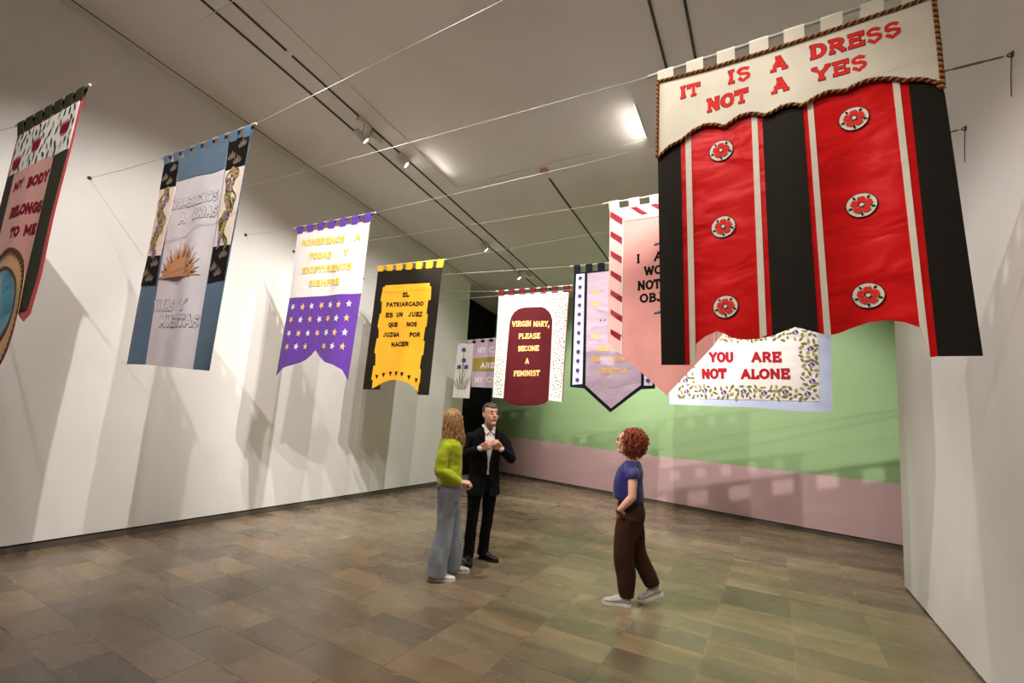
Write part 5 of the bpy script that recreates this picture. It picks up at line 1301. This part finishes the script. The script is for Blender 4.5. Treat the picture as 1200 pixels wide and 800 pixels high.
limb(bm, [(-.02, -.08, .80, .112, .10), (*bridge(hipL, kneeL, .45), .104, .092), (kneeL[0] + .01, kneeL[1], kneeL[2], .098, .088), (-.045, -.03, .26, .088, .08), (-.045, -.02, .075, .066, .062)], 20, (1, 0, 0), True)
limb(bm, [(.0, .085, .80, .105, .098), (*bridge(hipR, kneeR, .5), .094, .09), (*kneeR, .085, .08), (*bridge(kneeR, ankR, .55), .078, .072), (.19, .13, .165, .068, .062)], 20, (1, 0, 0), True)
# pocket opening lip over the hand
limb(bm, [(-.135, -.150, .845, .014), (-.075, -.172, .80, .015)], 10)
fuse('trousers', bm, M['browncloth'], wr, .0065, 4, None, 0, .010, (9, 9, 3.5))
shoe(wr, (.0, -.02, 0), (-.255, -.035, 0), M['greysneaker'], M['sole'], .085, .045, laces=M['sneaker'])
H_, T_ = Vector((.285, .155, .085)), Vector((.065, .105, .002))
shoe(wr, H_, T_, M['greysneaker'], M['sole'], .085, .044, laces=M['sneaker'])
# curls: a soft core under many loose ringlets
bm = bmesh.new(); rc = random.Random(12); cc = hr.P(0, -.055, .020)
bmesh.ops.create_icosphere(bm, subdivisions=3, radius=.104, matrix=Matrix.Translation(cc))
limb(bm, [(*hr.P(0, -.05, -.03), .092), (*hr.P(0, -.055, -.085), .075)], 16)
def cmask_pt(p):
    q = p - hr.c; f, u, r = q.dot(hr.f) / hr.k, q.dot(hr.u) / hr.k, q.dot(hr.r) / hr.k
    return f > .022 and u < .078 and abs(r) < .085
ch = fuse('hair', bm, M['auburn'], wr, .0055, 2, cmask_pt)
bm = bmesh.new()
for k in range(1150):
    z = 1 - 1.94 * (k + .5) / 1150; ph = k * 2.39996; rr = math.sqrt(max(0, 1 - z * z)); d = Vector((rr * math.cos(ph), rr * math.sin(ph), z))
    rad = rc.uniform(.086, .112); p0 = cc + Vector((d.x * rad * 1.08, d.y * rad * 1.08, d.z * rad * (1.0 if d.z > 0 else 1.28)))
    if cmask_pt(p0 + d * .01): continue
    g_ = (d + Vector((rc.uniform(-.7, .7), rc.uniform(-.7, .7), rc.uniform(-.9, .3)))).normalized(); ax, bx = frame_of(g_); st = rc.uniform(0, 6.28); cr = rc.uniform(.006, .010); ln = rc.uniform(.024, .044)
    tube(bm, [p0 + g_ * (ln * i / 11) + (ax * math.cos(st + i * .95) + bx * math.sin(st + i * .95)) * cr for i in range(12)], [.0034] * 10 + [.0028, .0012], 4)
obj('ringlets', bm, M['auburn'], ch, True)
# glasses
bm = bmesh.new()
for x in (-.033, .033): tube(bm, [hr.P(x + .024 * math.cos(t), .101, .008 + .020 * math.sin(t)) for t in [2 * PI * i / 16 for i in range(17)]], .0022, 6)
tube(bm, [hr.P(-.009, .103, .012), hr.P(.009, .103, .012)], .002, 6)
for x in (-1, 1): tube(bm, [hr.P(x * .057, .099, .012), hr.P(x * .076, .05, .014), hr.P(x * .08, -.01, .010)], .002, 6)
obj('glasses', bm, M['dark_steel'], wr)
